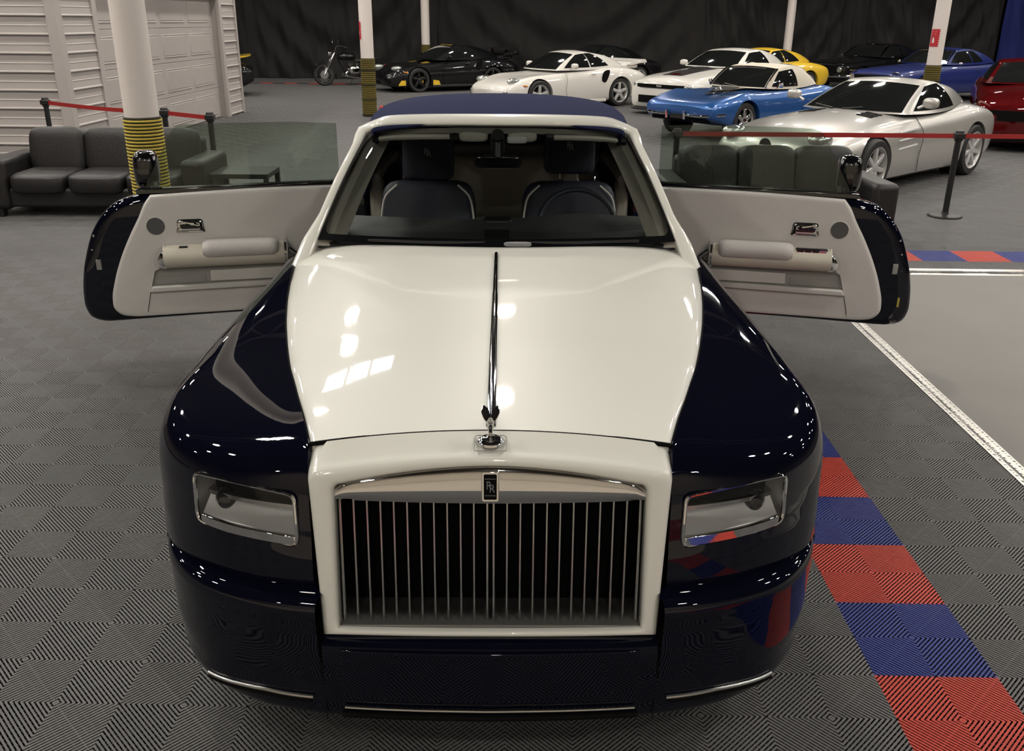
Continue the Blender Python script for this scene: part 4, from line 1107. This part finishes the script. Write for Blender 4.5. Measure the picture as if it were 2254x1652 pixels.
class Car:
    """local frame: +x to the rear from the front axle, y sideways (near side is -y), z up"""
    def __init__(s, name, label, near_wheel, az, st, cab, paint, wb, track, R=.335, tw=.24, rim='satin', spokes=5, sw=.05, top=None, hub=.06, arch=None):
        a = math.radians(90-az); r = V(math.cos(a), math.sin(a), 0); l = V(-math.sin(a), math.cos(a), 0)
        o = V(*near_wheel, 0)+l*(track/2)
        s.t = thing(name, label, 'car', o, a, 'collector cars parked in the hall'); s.st = np.array(st, float); s.paint = paint; s.wb = wb
        s.body(wb, track, R, tw, arch or R*1.12)
        if cab: s.cabin(cab, top or paint)
        w0 = bpy.data.objects.new('wheel', None); link(w0, s.t); wheel_parts(w0, R, tw, rim, spokes, sw, hub=hub)
        pos = [(0, -1), (wb, -1), (0, 1), (wb, 1)]
        for k, (x, sg) in enumerate(pos):
            w = w0 if k == 0 else dup(w0, s.t)
            w.location = (x, sg*track/2, R); w.rotation_euler = (0, 0, PI/2 if sg < 0 else -PI/2)
    def P(s, x): return [float(pch(x, s.st[:, 0], s.st[:, k])[0]) for k in range(1, 6)]
    def z(s, x, y):
        zl, zb, zt, w, wt = s.P(x); return zt+(zb-zt)*min(1, abs(y)/wt)**2
    def sec(s, x):
        zl, zb, zt, w, wt = s.P(x); h = zb-zl
        side = [(.0, 0), (.72, 0), (.90, .012), (.955, .06), (.98, .16), (.995, .32), (1.0, .5), (.995, .66), (.975, .80)]
        p = [(w*a, zl+h*b) for a, b in side]; x9, z9 = p[-1]
        for t in (.3, .6, .85): p.append(((1-t)**2*x9+2*t*(1-t)*(w*.94)+t*t*wt, (1-t)**2*z9+2*t*(1-t)*(zl+h*.965)+t*t*zb))
        for k in (0, .12, .28, .46, .66, .84, 1): y = wt*(1-k); p.append((y, zt+(zb-zt)*(1-k)**2))
        return p
    def body(s, wb, track, R, tw, arch):
        x0, x1 = s.st[0, 0], s.st[-1, 0]; xs = x0+(x1-x0)*(.5-.5*np.cos(np.linspace(0, PI, 46)))*.35+(x1-x0)*np.linspace(0, 1, 46)*.65
        rows = []
        for x in xs:
            h = s.sec(x); rows.append([(x, -y, z) for y, z in h]+[(x, y, z) for y, z in h[::-1][1:-1]])
        n = len(rows[0]); A = np.array(rows)
        o = mk('body', A.reshape(-1, 3), gridf(46, n, cv=True)+[tuple(range(n)), tuple(45*n+k for k in range(n))], s.paint, s.t, angle=50); fix(o)
        cs = []
        for x in (0, wb):
            for sg in (-1, 1):
                c = MB().lathe([(arch, sg*(track/2-tw*.75)), (arch, sg*1.5)], 36, 'y', (x, 0, R)).build('c', 'void'); c.parent = s.t; cs.append(c)
        cut(o, *cs)
        o.data.materials.clear(); o.data.materials.append(M[s.paint]); s.b = o
        for x in (0, wb):
            for sg in (-1, 1): 
                y0, y1 = sorted((sg*(track/2-tw*.7), sg*(track/2-tw*.72)))
                MB().lathe([(0, y0), (arch*.99, y0), (arch*.99, y1), (0, y1)], 28, 'y', (x, 0, R)).build('arch_liner', 'void', s.t)
    def cabin(s, c, m):
        # c: (x, z, half width) for windshield base, windshield top, roof rear, rear base ; belt width at the middle
        (bx, bz, bw), (tx, tz, tw), (rx, rz, rw), (ex, ez, ew), mw, mz = c[:6]
        dk = .03
        F0 = lambda u: np.array((bx-.14*(1-u*u), bw*u, bz))
        F1 = lambda u: np.array((tx-.06*(1-u*u), tw*u, tz+.035*(1-u*u)))
        R0 = lambda u: np.array((ex+.10*(1-u*u), ew*u, ez))
        R1 = lambda u: np.array((rx+.05*(1-u*u), rw*u, rz+.035*(1-u*u)))
        A = np.array((bx, bw, bz-dk)); A1 = np.array((tx, tw, tz)); E = np.array((ex, ew, ez-dk)); E1 = np.array((rx, rw, rz))
        Mi = np.array(((bx+ex)/2, mw, mz-dk))
        def front(u, v): p = F0(u)*(1-v)+F1(u)*v; return p+np.array((-.5, 0, .5))*.05*math.sin(PI*v)*(1-.5*u*u)
        def rear(u, v): p = R0(u)*(1-v)+R1(u)*v; return p+np.array((.5, 0, .7))*c[6]*math.sin(PI*v)
        def roof(u, v): a, b = F1(u), R1(u); p = a*(1-v)+b*v; return p+np.array((0, 0, c[7]*math.sin(PI*v)))
        def side(u, v):
            lo = A*(1-u)**2+2*u*(1-u)*(2*Mi-.5*(A+E))+E*u*u
            f = front(1, v); r = rear(1, v)
            # edge curve along the roof between A1 and E1
            tt = u; hi = roof(1, tt)
            lft, rgt = front(1, v), rear(1, v)
            co = (1-u)*lft+u*rgt+(1-v)*lo+v*hi-((1-u)*(1-v)*A+u*(1-v)*E+(1-u)*v*A1+u*v*E1)
            co[1] += .03*math.sin(PI*v)*math.sin(PI*u)
            return co
        s.front, s.rear, s.side, s.roof = front, rear, side, roof
        b = MB()
        g = lambda fn, us, vs: np.array([[fn(u, v) for v in vs] for u in us])
        U, W_ = np.linspace(-1, 1, 15), np.linspace(0, 1, 11)
        for fn in (front, rear, roof):
            G = g(fn, U, W_); b.add(G.reshape(-1, 3), gridf(15, 11))
        for sg in (1, -1):
            G = g(side, np.linspace(0, 1, 17), W_)*[1, sg, 1]; b.add(G.reshape(-1, 3), gridf(17, 11))
        o = mk('cabin', b.v, b.f, m, s.t, angle=60)
        bm = bmesh.new(); bm.from_mesh(o.data); bmesh.ops.remove_doubles(bm, verts=bm.verts, dist=.004); bmesh.ops.recalc_face_normals(bm, faces=bm.faces); bm.to_mesh(o.data); bm.free()
        def win(name, fn, u0, u1, v0, v1, sg=1, r=.12, mt='car_glass', off=.006):
            us, vs = np.linspace(u0, u1, 15), np.linspace(v0, v1, 9); G = []
            cen = np.array(((bx+ex)/2, 0, bz))
            for u in us:
                row = []
                for v in vs:
                    p = fn(u, v); e = 1e-3; du = fn(u+e, v)-p; dv = fn(u, v+e)-p; nn = np.cross(du, dv); nn = nn/(np.linalg.norm(nn)+1e-12)
                    if nn@(p-cen) < 0: nn = -nn
                    row.append((p+nn*off)*[1, sg, 1])
                G.append(row)
            q = sheet(name, np.array(G), mt, s.t); fix(q)
            # make it face outwards
            me = q.data; cl = sum((pl.normal.dot(pl.center-Vector(cen)) for pl in me.polygons))
            if cl < 0: me.flip_normals()
            return q
        s.win = win
        if c[8]: win('windscreen', front, -.93, .93, .05, .94)
        if c[9]: win('rear_window', rear, -.8, .8, .15, .92)
        for a0, a1 in c[10]:
            for sg in (-1, 1): win('side_window', side, a0, a1, c[11][0], c[11][1], sg)
    def decal(s, name, x0, x1, y0, y1, m, off=.006, n=14, taper=1):
        G = []
        for x in np.linspace(x0, x1, n):
            t = (x-x0)/(x1-x0); k = 1+(taper-1)*(1-t); c = (y0+y1)/2
            G.append([(x, c+(y-c)*k, s.z(x, c+(y-c)*k)+off) for y in np.linspace(y0, y1, 9)])
        q = sheet(name, np.array(G), m, s.t); 
        if sum(p.normal.z for p in q.data.polygons) < 0: q.data.flip_normals()
        return q
    def part(s, name, mb, m, **k): return mb.build(name, m, s.t, **k)
    def pair(s, name, fn, m, **k):
        for sg in (-1, 1): fn(sg).build(name, m, s.t, **k)
    def mirror(s, x, y, z, m, a=.10, b=.065, c=.065, stalk=True):
        for sg in (-1, 1):
            q = MB().puff(x, sg*y, z, b, a, c, .7).build('door_mirror', m, s.t)
            MB().tube([(x, sg*(y-a*1.6), z-.07), (x, sg*(y-a*.4), z-.01)], .018, 6).build('mirror_arm', m, s.t)

CABN = lambda: None
# silver long-nose coupe
slr = Car('silver_coupe', 'silver long-nosed coupe with side vents behind the red barrier belt', (4.45, 9.25), 49,
    [(-.98, .40, .56, .60, .40, .30), (-.93, .24, .60, .66, .66, .48), (-.75, .17, .66, .74, .83, .66), (-.4, .15, .73, .82, .92, .72), (0, .14, .80, .86, .945, .74), (.5, .14, .83, .90, .945, .74), (1.0, .14, .85, .93, .945, .76), (1.8, .14, .87, .95, .95, .80), (2.4, .14, .91, .97, .96, .80), (2.75, .15, .93, .98, .96, .78), (3.2, .2, .90, .97, .93, .70), (3.5, .3, .84, .92, .86, .60), (3.62, .42, .74, .80, .74, .48)],
    [(.98, .90, .74), (1.74, 1.225, .56), (2.15, 1.235, .55), (3.1, .97, .52), .80, .90, .06, .03, 1, 1, [(.06, .62)], (.10, .90)],
    'silver', 2.70, 1.66, R=.345, tw=.26, rim='rim', spokes=7, sw=.045)
slr.mirror(1.12, .98, 1.05, 'silver')
slr.pair('headlamp', lambda sg: MB().puff(-.76, sg*.60, .70, .17, .13, .075, .8), 'clear_lamp')
slr.part('nose_emblem', MB().lathe([(.075, -.01), (.085, 0), (.075, .01)], 24, 'x', (-.965, 0, .60)), 'gloss_black')
slr.part('nose_grille', MB().slab(-.40, .40, .36, .50, lambda a, b, t: (-.995+.04*(a/.4)**4+t, a, b), 0, .12), 'void')
slr.pair('bumper_intake', lambda sg: MB().prism(rrect(sg*.62-.12, sg*.62+.12, .30, .42, .04), lambda a, b, t: (-.92+.22*((abs(a)-.4)/.4)+t, a, b), 0, .08), 'void')
for k in range(3):
    slr.pair('hood_vent', lambda sg: MB().prism([(.55+.11*k, sg*.30), (.62+.11*k, sg*.30), (.60+.11*k, sg*.52), (.53+.11*k, sg*.52)], lambda a, b, t: (a, b, slr.z(a, b)+t), -.004, .008), 'void')
    slr.pair('side_gill', lambda sg: MB().prism([(.52, .72-.10*k), (1.0, .745-.10*k), (1.0, .765-.10*k), (.52, .735-.10*k)], lambda a, b, t: (a, sg*(.945+t), b), -.02, .007), 'reflector')
slr.pair('wiper', lambda sg: MB().tube([tuple(slr.front(sg*.1+.2, .03)+np.array((-.015, 0, .015))), tuple(slr.front(sg*.5+.25, .10)+np.array((-.015, 0, .015)))], .012, 5), 'black')
slr.pair('door_line', lambda sg: MB().tube(curve([(1.12, sg*.80, .88), (1.10, sg*.951, .70), (1.08, sg*.95, .40), (1.12, sg*.93, .20)], 14), .004, 4), 'void')
slr.part('paper_sheet', MB().prism(rrect(-.50, -.28, 0, .14, .02), lambda a, b, t: (1.02+b, a, .93+b*.25+t), 0, .004), 'sign_white')

# white and black rear-engined coupes
ST911 = [(-.99, .30, .44, .46, .42, .30), (-.94, .20, .50, .53, .66, .48), (-.75, .16, .60, .62, .82, .62), (-.45, .14, .69, .69, .90, .72), (0, .14, .77, .745, .905, .74), (.45, .14, .79, .81, .905, .74), (.75, .14, .81, .86, .905, .76), (1.4, .14, .85, .90, .915, .78), (2.0, .14, .90, .93, .94, .76), (2.45, .15, .92, .94, .95, .74), (2.9, .2, .88, .92, .93, .66), (3.25, .28, .82, .86, .86, .58), (3.48, .40, .70, .74, .72, .46)]
CB911 = [(.62, .87, .70), (1.28, 1.235, .55), (1.75, 1.25, .53), (2.95, .92, .42), .79, .88, .08, .03, 1, 1, [(.06, .40), (.42, .72)], (.12, .90)]
def coupe911(label, wheel, az, paint, detail=True, rim='rim', accent=None, wing=True):
    c = Car('rear_engine_coupe', label, wheel, az, ST911, CB911, paint, 2.45, 1.58, R=.335, tw=.25, rim=rim, spokes=5, sw=.055)
    if not detail: return c
    c.mirror(.98, .93, .97, paint)
    c.pair('headlamp', lambda sg: MB().puff(-.60, sg*.66, .655, .17, .105, .075, .9), 'clear_lamp')
    c.pair('front_light_bar', lambda sg: MB().puff(-.86, sg*.62, .42, .06, .15, .028, .5), 'clear_lamp')
    c.pair('bumper_intake', lambda sg: MB().puff(-.84, sg*.60, .32, .08, .17, .06, .5), 'void')
    c.part('lower_intake', MB().puff(-.95, 0, .29, .05, .40, .05, .5), 'void')
    c.pair('side_marker', lambda sg: MB().puff(-.42, sg*.895, .56, .07, .012, .022, .8), 'amber')
    c.pair('side_intake', lambda sg: MB().prism(smooth_poly([(1.86, .60), (1.93, .84), (2.06, .86), (2.03, .70), (1.93, .58)], 24), lambda a, b, t: (a, sg*(.935+t), b), -.03, .008), 'void')
    c.pair('door_handle', lambda sg: MB().puff(1.58, sg*.925, .78, .08, .012, .02, .8), paint)
    c.pair('door_line', lambda sg: MB().tube(curve([(.80, sg*.77, .87), (.78, sg*.912, .70), (.76, sg*.915, .40), (.82, sg*.90, .22)], 14), .004, 4), 'void')
    c.pair('sill', lambda sg: MB().box(.42, 2.0, sg*.90-.03, sg*.90+.03, .13, .20), 'black' if paint != 'white_car' else paint, bevel=.015)
    if wing:
        c.part('rear_wing', MB().prism(smooth_poly([(2.95, .0), (3.3, .01), (3.52, .05), (3.50, .08), (3.2, .05), (2.98, .03)], 20), lambda a, b, t: (a, t, .98+b), -.66, .66), paint, bevel=.01)
        c.part('wing_base', MB().puff(3.1, 0, .92, .30, .58, .07, .5), paint)
    if accent:
        c.pair('splitter_flash', lambda sg: MB().prism([(-.66, .20), (-.44, .20), (-.44, .34), (-.56, .34)], lambda a, b, t: (a, sg*(.90+t), b), -.03, .012), accent)
        c.pair('sill_flash', lambda sg: MB().prism([(.44, .18), (.68, .18), (.62, .32), (.44, .34)], lambda a, b, t: (a, sg*(.905+t), b), -.03, .012), accent)
        c.decal('hood_flash', .30, .52, -.55, -.30, accent); c.decal('hood_flash', .30, .52, .30, .55, accent)
        c.part('roof_flash', MB().prism([(1.30, -.30), (1.46, -.30), (1.46, .30), (1.30, .30)], lambda a, b, t: (a, b, 1.285+t-.05*b*b), 0, .008), accent)
        c.part('window_card', MB().prism(rrect(-.28, -.02, 0, .30, .03), lambda a, b, t: (.72+b*.85, a, .93+b*.62+t), 0, .004), 'sign_white')
        c.pair('brake_caliper', lambda sg: MB().puff(.14, sg*.80, .335, .03, .03, .09, .6), accent)
        c.part('tall_wing', MB().prism(smooth_poly([(2.95, 0), (3.2, -.01), (3.4, .03), (3.2, .02)], 16), lambda a, b, t: (a, t, 1.15+b), -.72, .72), paint)
        c.pair('wing_strut', lambda sg: MB().box(3.12, 3.22, sg*.45-.015, sg*.45+.015, .92, 1.15), paint)
    return c
coupe911('white rear-engined coupe with side air intakes and a rear wing', (.80, 20.35), 56, 'white_car')
coupe911('black sports car with yellow flashes parked behind the rope column', (-2.50, 25.75), 60, 'black_car', accent='yellow_car', rim='gloss_black')
coupe911('black coupe almost hidden behind the white rear-engined coupe', (2.1, 26.6), 58, 'black_car', detail=False)
coupe911('yellow coupe whose roof shows above the white muscle coupe', (6.6, 24.3), 60, 'yellow_car', detail=False)
coupe911('black car with yellow rear wing at the corner of the garage building', (-10.1, 22.9), 75, 'black_car', detail=False).part('tall_wing', MB().prism(smooth_poly([(2.9, 0), (3.2, -.01), (3.45, .05), (3.2, .03)], 16), lambda a, b, t: (a, t, 1.0+b), -.75, .75), 'yellow_car')

# white muscle coupe
cam_ = Car('white_muscle_coupe', 'white muscle coupe with a black hood stripe', (4.75, 19.35), 48,
    [(-.95, .26, .62, .66, .66, .50), (-.92, .18, .70, .74, .82, .62), (-.80, .14, .75, .80, .90, .70), (-.3, .14, .83, .88, .94, .76), (.5, .14, .89, .97, .955, .78), (1.0, .14, .93, 1.0, .955, .80), (2, .14, .97, 1.03, .955, .82), (2.7, .15, 1.02, 1.06, .96, .80), (3.3, .2, 1.0, 1.05, .94, .74), (3.75, .3, .92, .97, .88, .66), (3.86, .4, .82, .86, .80, .55)],
    [(.90, .99, .76), (1.55, 1.33, .58), (2.15, 1.35, .57), (3.0, 1.07, .58), .84, .99, .05, .03, 1, 1, [(.06, .60)], (.14, .88)],
    'white_car', 2.85, 1.62, R=.36, tw=.26, rim='gloss_black', spokes=5, sw=.05)
cam_.mirror(1.15, .98, 1.06, 'white_car')
cam_.decal('hood_stripe', -.55, .80, -.36, .36, 'stripe', taper=.75)
cam_.decal('hood_scoop', .30, .62, -.20, .20, 'satin', off=.03)
cam_.decal('hood_emblem', -.50, -.32, -.12, .12, 'red_car', off=.010)
cam_.part('upper_grille', MB().slab(-.66, .66, .585, .665, lambda a, b, t: (-.968+.05*(a/.72)**6+t, a, b), 0, .1), 'void')
cam_.part('lower_grille', MB().slab(-.62, .62, .26, .42, lambda a, b, t: (-.968+.05*(a/.72)**6+t, a, b), 0, .1), 'void')
cam_.part('grille_emblem', MB().box(-.985, -.96, -.07, .07, .605, .645), 'satin', bevel=.008)
cam_.pair('headlamp', lambda sg: MB().puff(-.84, sg*.73, .635, .07, .10, .045, .6), 'clear_lamp')
cam_.part('splitter', MB().prism(smooth_poly([(-1.02, -.70), (-1.05, 0), (-1.02, .70), (-.80, .92), (-.6, .92), (-.6, -.92), (-.80, -.92)], 30), lambda a, b, t: (a, b, t), .10, .14), 'black')
cam_.part('window_card', MB().prism([(-.50, 0), (.22, .0), (.30, .16), (-.35, .20)], lambda a, b, t: (.99+b*.9, a, 1.045+b*.52+t), 0, .004), 'yellow_car')

# blue open-top sports car with white top
vet = Car('blue_sports_convertible', 'metallic blue sports convertible with a white soft top and black hood stripe', (4.25, 14.75), 50,
    [(-.93, .50, .60, .61, .60, .46), (-.90, .44, .635, .64, .72, .56), (-.7, .34, .70, .69, .80, .66), (-.35, .26, .77, .72, .85, .72), (0, .24, .815, .745, .87, .76), (.4, .22, .80, .78, .865, .74), (.9, .2, .80, .83, .85, .72), (1.5, .2, .80, .84, .84, .72), (2.1, .2, .83, .85, .86, .74), (2.49, .22, .86, .855, .875, .74), (2.9, .3, .82, .82, .83, .68), (3.3, .42, .72, .74, .70, .54), (3.46, .5, .64, .66, .6, .44)],
    [(.80, .85, .64), (1.22, 1.17, .57), (1.85, 1.20, .57), (2.45, .88, .62), .70, .83, .04, .035, 1, 1, [(.07, .56)], (.10, .84)],
    'blue_car', 2.49, 1.46, R=.33, tw=.19, rim='chrome', spokes=6, sw=.06, top='white_cloth')
vet.decal('hood_stripe', -.15, .72, -.28, .28, 'stripe', taper=.1, off=.035)
vet.decal('hood_scoop', .05, .62, -.20, .20, 'stripe', off=.06, taper=.5)
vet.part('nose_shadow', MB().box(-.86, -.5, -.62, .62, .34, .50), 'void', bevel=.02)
vet.pair('chrome_bumper', lambda sg: MB().tube(curve([(-.93, sg*.20, .46), (-.95, sg*.40, .455), (-.88, sg*.66, .46), (-.62, sg*.84, .48)], 16), .028, 8), 'chrome')
vet.pair('bumper_tip', lambda sg: MB().tube([(-.94, sg*.20, .38), (-.955, sg*.20, .52)], .022, 8), 'chrome')
vet.part('plate', MB().box(-.90, -.88, -.16, .16, .38, .48), 'gloss_black')
vet.pair('windscreen_post', lambda sg: MB().tube([tuple(vet.front(sg*.97, v)+np.array((-.012, sg*.012, .01))) for v in np.linspace(0.02, .98, 8)], .016, 6), 'chrome')
vet.part('windscreen_header', MB().tube([tuple(vet.front(u, .97)+np.array((-.012, 0, .01))) for u in np.linspace(-.97, .97, 12)], .014, 6), 'chrome')
vet.pair('vent_post', lambda sg: MB().tube([tuple(vet.side(.16, v)*[1, sg, 1]+np.array((0, sg*.012, 0))) for v in np.linspace(.05, .82, 6)], .010, 6), 'chrome')
vet.pair('wiper', lambda sg: MB().tube([tuple(vet.front(sg*.25+.1, .02)+np.array((-.02, 0, .02))), tuple(vet.front(sg*.25+.6, .10)+np.array((-.02, 0, .02)))], .010, 5), 'chrome')
vet.pair('door_mirror', lambda sg: MB().puff(1.02, sg*.80, .91, .02, .055, .045, .8), 'chrome')

# dark blue and black muscle coupes
STN = [(-.92, .40, .72, .74, .72, .56), (-.90, .30, .76, .78, .84, .66), (-.75, .24, .80, .83, .88, .72), (-.2, .22, .85, .90, .91, .76), (.5, .22, .89, .95, .92, .78), (1.1, .22, .92, .97, .92, .80), (2, .22, .93, .98, .92, .80), (2.82, .24, .95, 1.0, .92, .78), (3.4, .28, .93, .99, .90, .74), (3.75, .34, .88, .93, .86, .70), (3.84, .44, .80, .84, .80, .62)]
CBN = [(.95, .96, .74), (1.45, 1.30, .60), (2.15, 1.32, .60), (3.05, 1.0, .66), .82, .95, .05, .035, 1, 1, [(.06, .46), (.49, .72)], (.12, .86)]
def muscle(label, wheel, az, paint, nm='muscle_coupe', st=STN, cb=CBN):
    c = Car(nm, label, wheel, az, st, cb, paint, 2.82, 1.52, R=.34, tw=.22, rim='chrome', spokes=5, sw=.06)
    c.pair('windscreen_post', lambda sg: MB().tube([tuple(c.front(sg*.98, v)+np.array((-.01, sg*.012, .01))) for v in np.linspace(0.02, .98, 8)], .018, 6), 'chrome')
    c.part('windscreen_header', MB().tube([tuple(c.front(u, .985)+np.array((-.012, 0, .012))) for u in np.linspace(-.97, .97, 12)], .012, 6), 'chrome')
    c.part('windscreen_sill', MB().tube([tuple(c.front(u, .03)+np.array((-.012, 0, .012))) for u in np.linspace(-.97, .97, 12)], .010, 6), 'chrome')
    c.part('front_grille', MB().prism(rrect(-.62, .62, .52, .70, .02), lambda a, b, t: (-.935+t, a, b), 0, .1), 'void')
    c.pair('headlamp', lambda sg: MB().lathe([(0, -.95), (.07, -.94), (.085, -.92), (.085, -.85)], 18, 'x', (0, sg*.68, .62)), 'clear_lamp')
    c.part('chrome_bumper', MB().tube(curve([(-.72, -.94, .44), (-.93, -.82, .44), (-1.0, 0, .44), (-.93, .82, .44), (-.72, .94, .44)], 24), .045, 8), 'chrome')
    c.pair('fender_lamp', lambda sg: MB().puff(-.88, sg*.70, .79, .03, .12, .012, .5), 'chrome')
    c.pair('door_mirror', lambda sg: MB().puff(1.2, sg*.98, .99, .03, .06, .04, .8), 'chrome')
    c.pair('door_handle', lambda sg: MB().puff(2.05, sg*.925, .84, .07, .014, .015, .6), 'chrome')
    return c
muscle('dark blue two-door coupe with chrome trim behind the silver coupe', (10.95, 23.0), 62, 'royal')
muscle('black coupe at the curtain left of the dark blue coupe', (11.2, 28.0), 58, 'black_car')
red = Car('red_muscle_coupe', 'dark red muscle coupe with a white hood stripe at the right edge', (9.8, 13.7), 25,
    cam_.st, [(.90, .99, .76), (1.55, 1.33, .58), (2.15, 1.35, .57), (3.0, 1.07, .58), .84, .99, .05, .03, 1, 1, [(.06, .60)], (.14, .88)], 'red_car', 2.95, 1.62, R=.36, tw=.26, rim='gloss_black', spokes=5, sw=.05)
red.decal('hood_stripe', -.60, .78, -.42, .02, 'white_car', taper=.8)
red.part('upper_grille', MB().slab(-.84, .84, .50, .665, lambda a, b, t: (-.968+.06*(a/.74)**6+t, a, b), 0, .1), 'void')
red.part('lower_grille', MB().slab(-.62, .62, .18, .30, lambda a, b, t: (-.968+.05*(a/.72)**6+t, a, b), 0, .1), 'void')
red.pair('headlamp', lambda sg: MB().lathe([(0, -.945), (.05, -.94), (.07, -.90), (.07, -.8)], 16, 'x', (.08, sg*.62, .60)), 'clear_lamp')
red.part('window_card', MB().prism([(-.45, 0), (-.10, .0), (-.05, .16), (-.35, .20)], lambda a, b, t: (.99+b*.9, a, 1.045+b*.52+t), 0, .004), 'yellow_car')

# ------------------------------------------------------------------ motorcycle
mo = thing('motorcycle', 'black cruiser motorcycle with chrome front wheel beside the rope column', 'motorcycle', (-5.70, 28.3, 0), math.radians(22))
# local: front wheel at origin, rear towards +x
def mwheel(x, R, w, nm):
    o = bpy.data.objects.new('wheel', None); link(o, mo); o.location = (x, 0, R)
    MB().lathe([(R*.76, -w/2), (R*.9, -w*.55), (R, -w*.25), (R, w*.25), (R*.9, w*.55), (R*.76, w/2)], 32, 'y', full=False).build('tyre', 'rubber', o)
    MB().lathe([(R*.76, -w*.45), (R*.70, -w*.3), (R*.70, w*.3), (R*.76, w*.45)], 32, 'y', full=False).build('rim', 'chrome', o)
    MB().lathe([(0, -.05), (.05, -.05), (.05, .05), (0, .05)], 16, 'y').build('hub', 'chrome', o)
    b = MB()
    for k in range(20):
        a = 2*PI*k/20; b.tube([(.04*math.cos(a), .03*(-1)**k, .04*math.sin(a)), (R*.72*math.cos(a+.15), 0, R*.72*math.sin(a+.15))], .004, 4)
    b.build('spokes', 'chrome', o)
    MB().lathe([(.05, -.07), (.13, -.07), (.13, -.065), (.05, -.065)], 20, 'y').build('brake_disc', 'satin', o)
mwheel(0, .33, .13, 'f'); mwheel(1.62, .32, .16, 'r')
def fend(x, R, a0, a1, w, m):
    G = [[(x+R*math.cos(a), y, .33+R*math.sin(a)-abs(y)*.25) for y in np.linspace(-w, w, 7)] for a in np.linspace(a0, a1, 20)]
    sheet('mudguard', np.array(G), m, mo, solid=.008)
fend(0, .38, math.radians(-20), math.radians(150), .085, 'black_car'); fend(1.62, .38, math.radians(0), math.radians(150), .10, 'black_car')
MB().tube([(.36*math.cos(a), .0, .33+.375*math.sin(a)+.012) for a in np.linspace(-.35, 2.6, 20)], .010, 6).build('mudguard_rim', 'chrome', mo)
for sg in (-1, 1):
    MB().tube([(0, sg*.10, .33), (.36, sg*.10, 1.0)], .028, 10).build('fork_leg', 'chrome', mo)
    MB().tube(curve([(.36, sg*.08, 1.0), (.40, sg*.18, 1.16), (.50, sg*.36, 1.20), (.68, sg*.42, 1.15)], 12), .014, 8).build('handlebar', 'chrome', mo)
    MB().tube([(.42, sg*.36, 1.19), (.40, sg*.40, 1.34)], .006, 5).build('mirror_stem', 'chrome', mo)
    MB().puff(.40, sg*.42, 1.36, .015, .06, .035, .8).build('mirror', 'chrome', mo)
    MB().tube(curve([(.72, sg*.14, .42), (.62, sg*.2, .34), (.9, sg*.22, .26), (1.9, sg*.22, .28)], 16), .04, 10).build('exhaust_pipe', 'chrome', mo)
    MB().puff(.95, sg*.16, .46, .17, .06, .13, .7).build('engine_case', 'chrome', mo)
MB().lathe([(0, -.06), (.09, -.05), (.10, -.02), (.08, .06), (.03, .1)], 20, 'x', (.20, 0, .96)).build('headlamp', 'chrome', mo)
MB().puff(.74, 0, .86, .28, .14, .12, .8).build('fuel_tank', 'black_car', mo)
MB().puff(1.25, 0, .74, .30, .15, .06, .7).build('seat', 'sofa', mo)
MB().puff(1.62, 0, .80, .16, .11, .05, .7).build('pillion_seat', 'sofa', mo)
for dx in (-.10, .12):
    q = MB()
    for k in range(6): q.lathe([(.05, k*.03), (.085, k*.03+.005), (.085, k*.03+.018), (.05, k*.03+.022)], 14, 'z', (.86+dx+.1, 0, .50))
    q.build('cylinder', 'satin', mo)
MB().tube([(.38, 0, .95), (.66, 0, .40), (1.2, 0, .30), (1.62, 0, .33), (1.3, 0, .66), (.45, 0, .85)], .025, 8).build('frame', 'black_car', mo)
MB().tube([(.9, -.15, .30), (.75, -.36, .02)], .012, 6).build('side_stand', 'post', mo)
MB().lathe([(0, -.03), (.03, -.03), (.03, .03), (0, .03)], 12, 'y', (1.99, 0, .6)).build('tail_lamp', 'sign', mo)

SC.cycles.max_bounces = 6; SC.cycles.diffuse_bounces = 2; SC.cycles.glossy_bounces = 4; SC.cycles.transparent_max_bounces = 8
SC.cycles.use_light_tree = False; SC.cycles.caustics_reflective = False; SC.cycles.caustics_refractive = False; SC.cycles.sample_clamp_indirect = 4
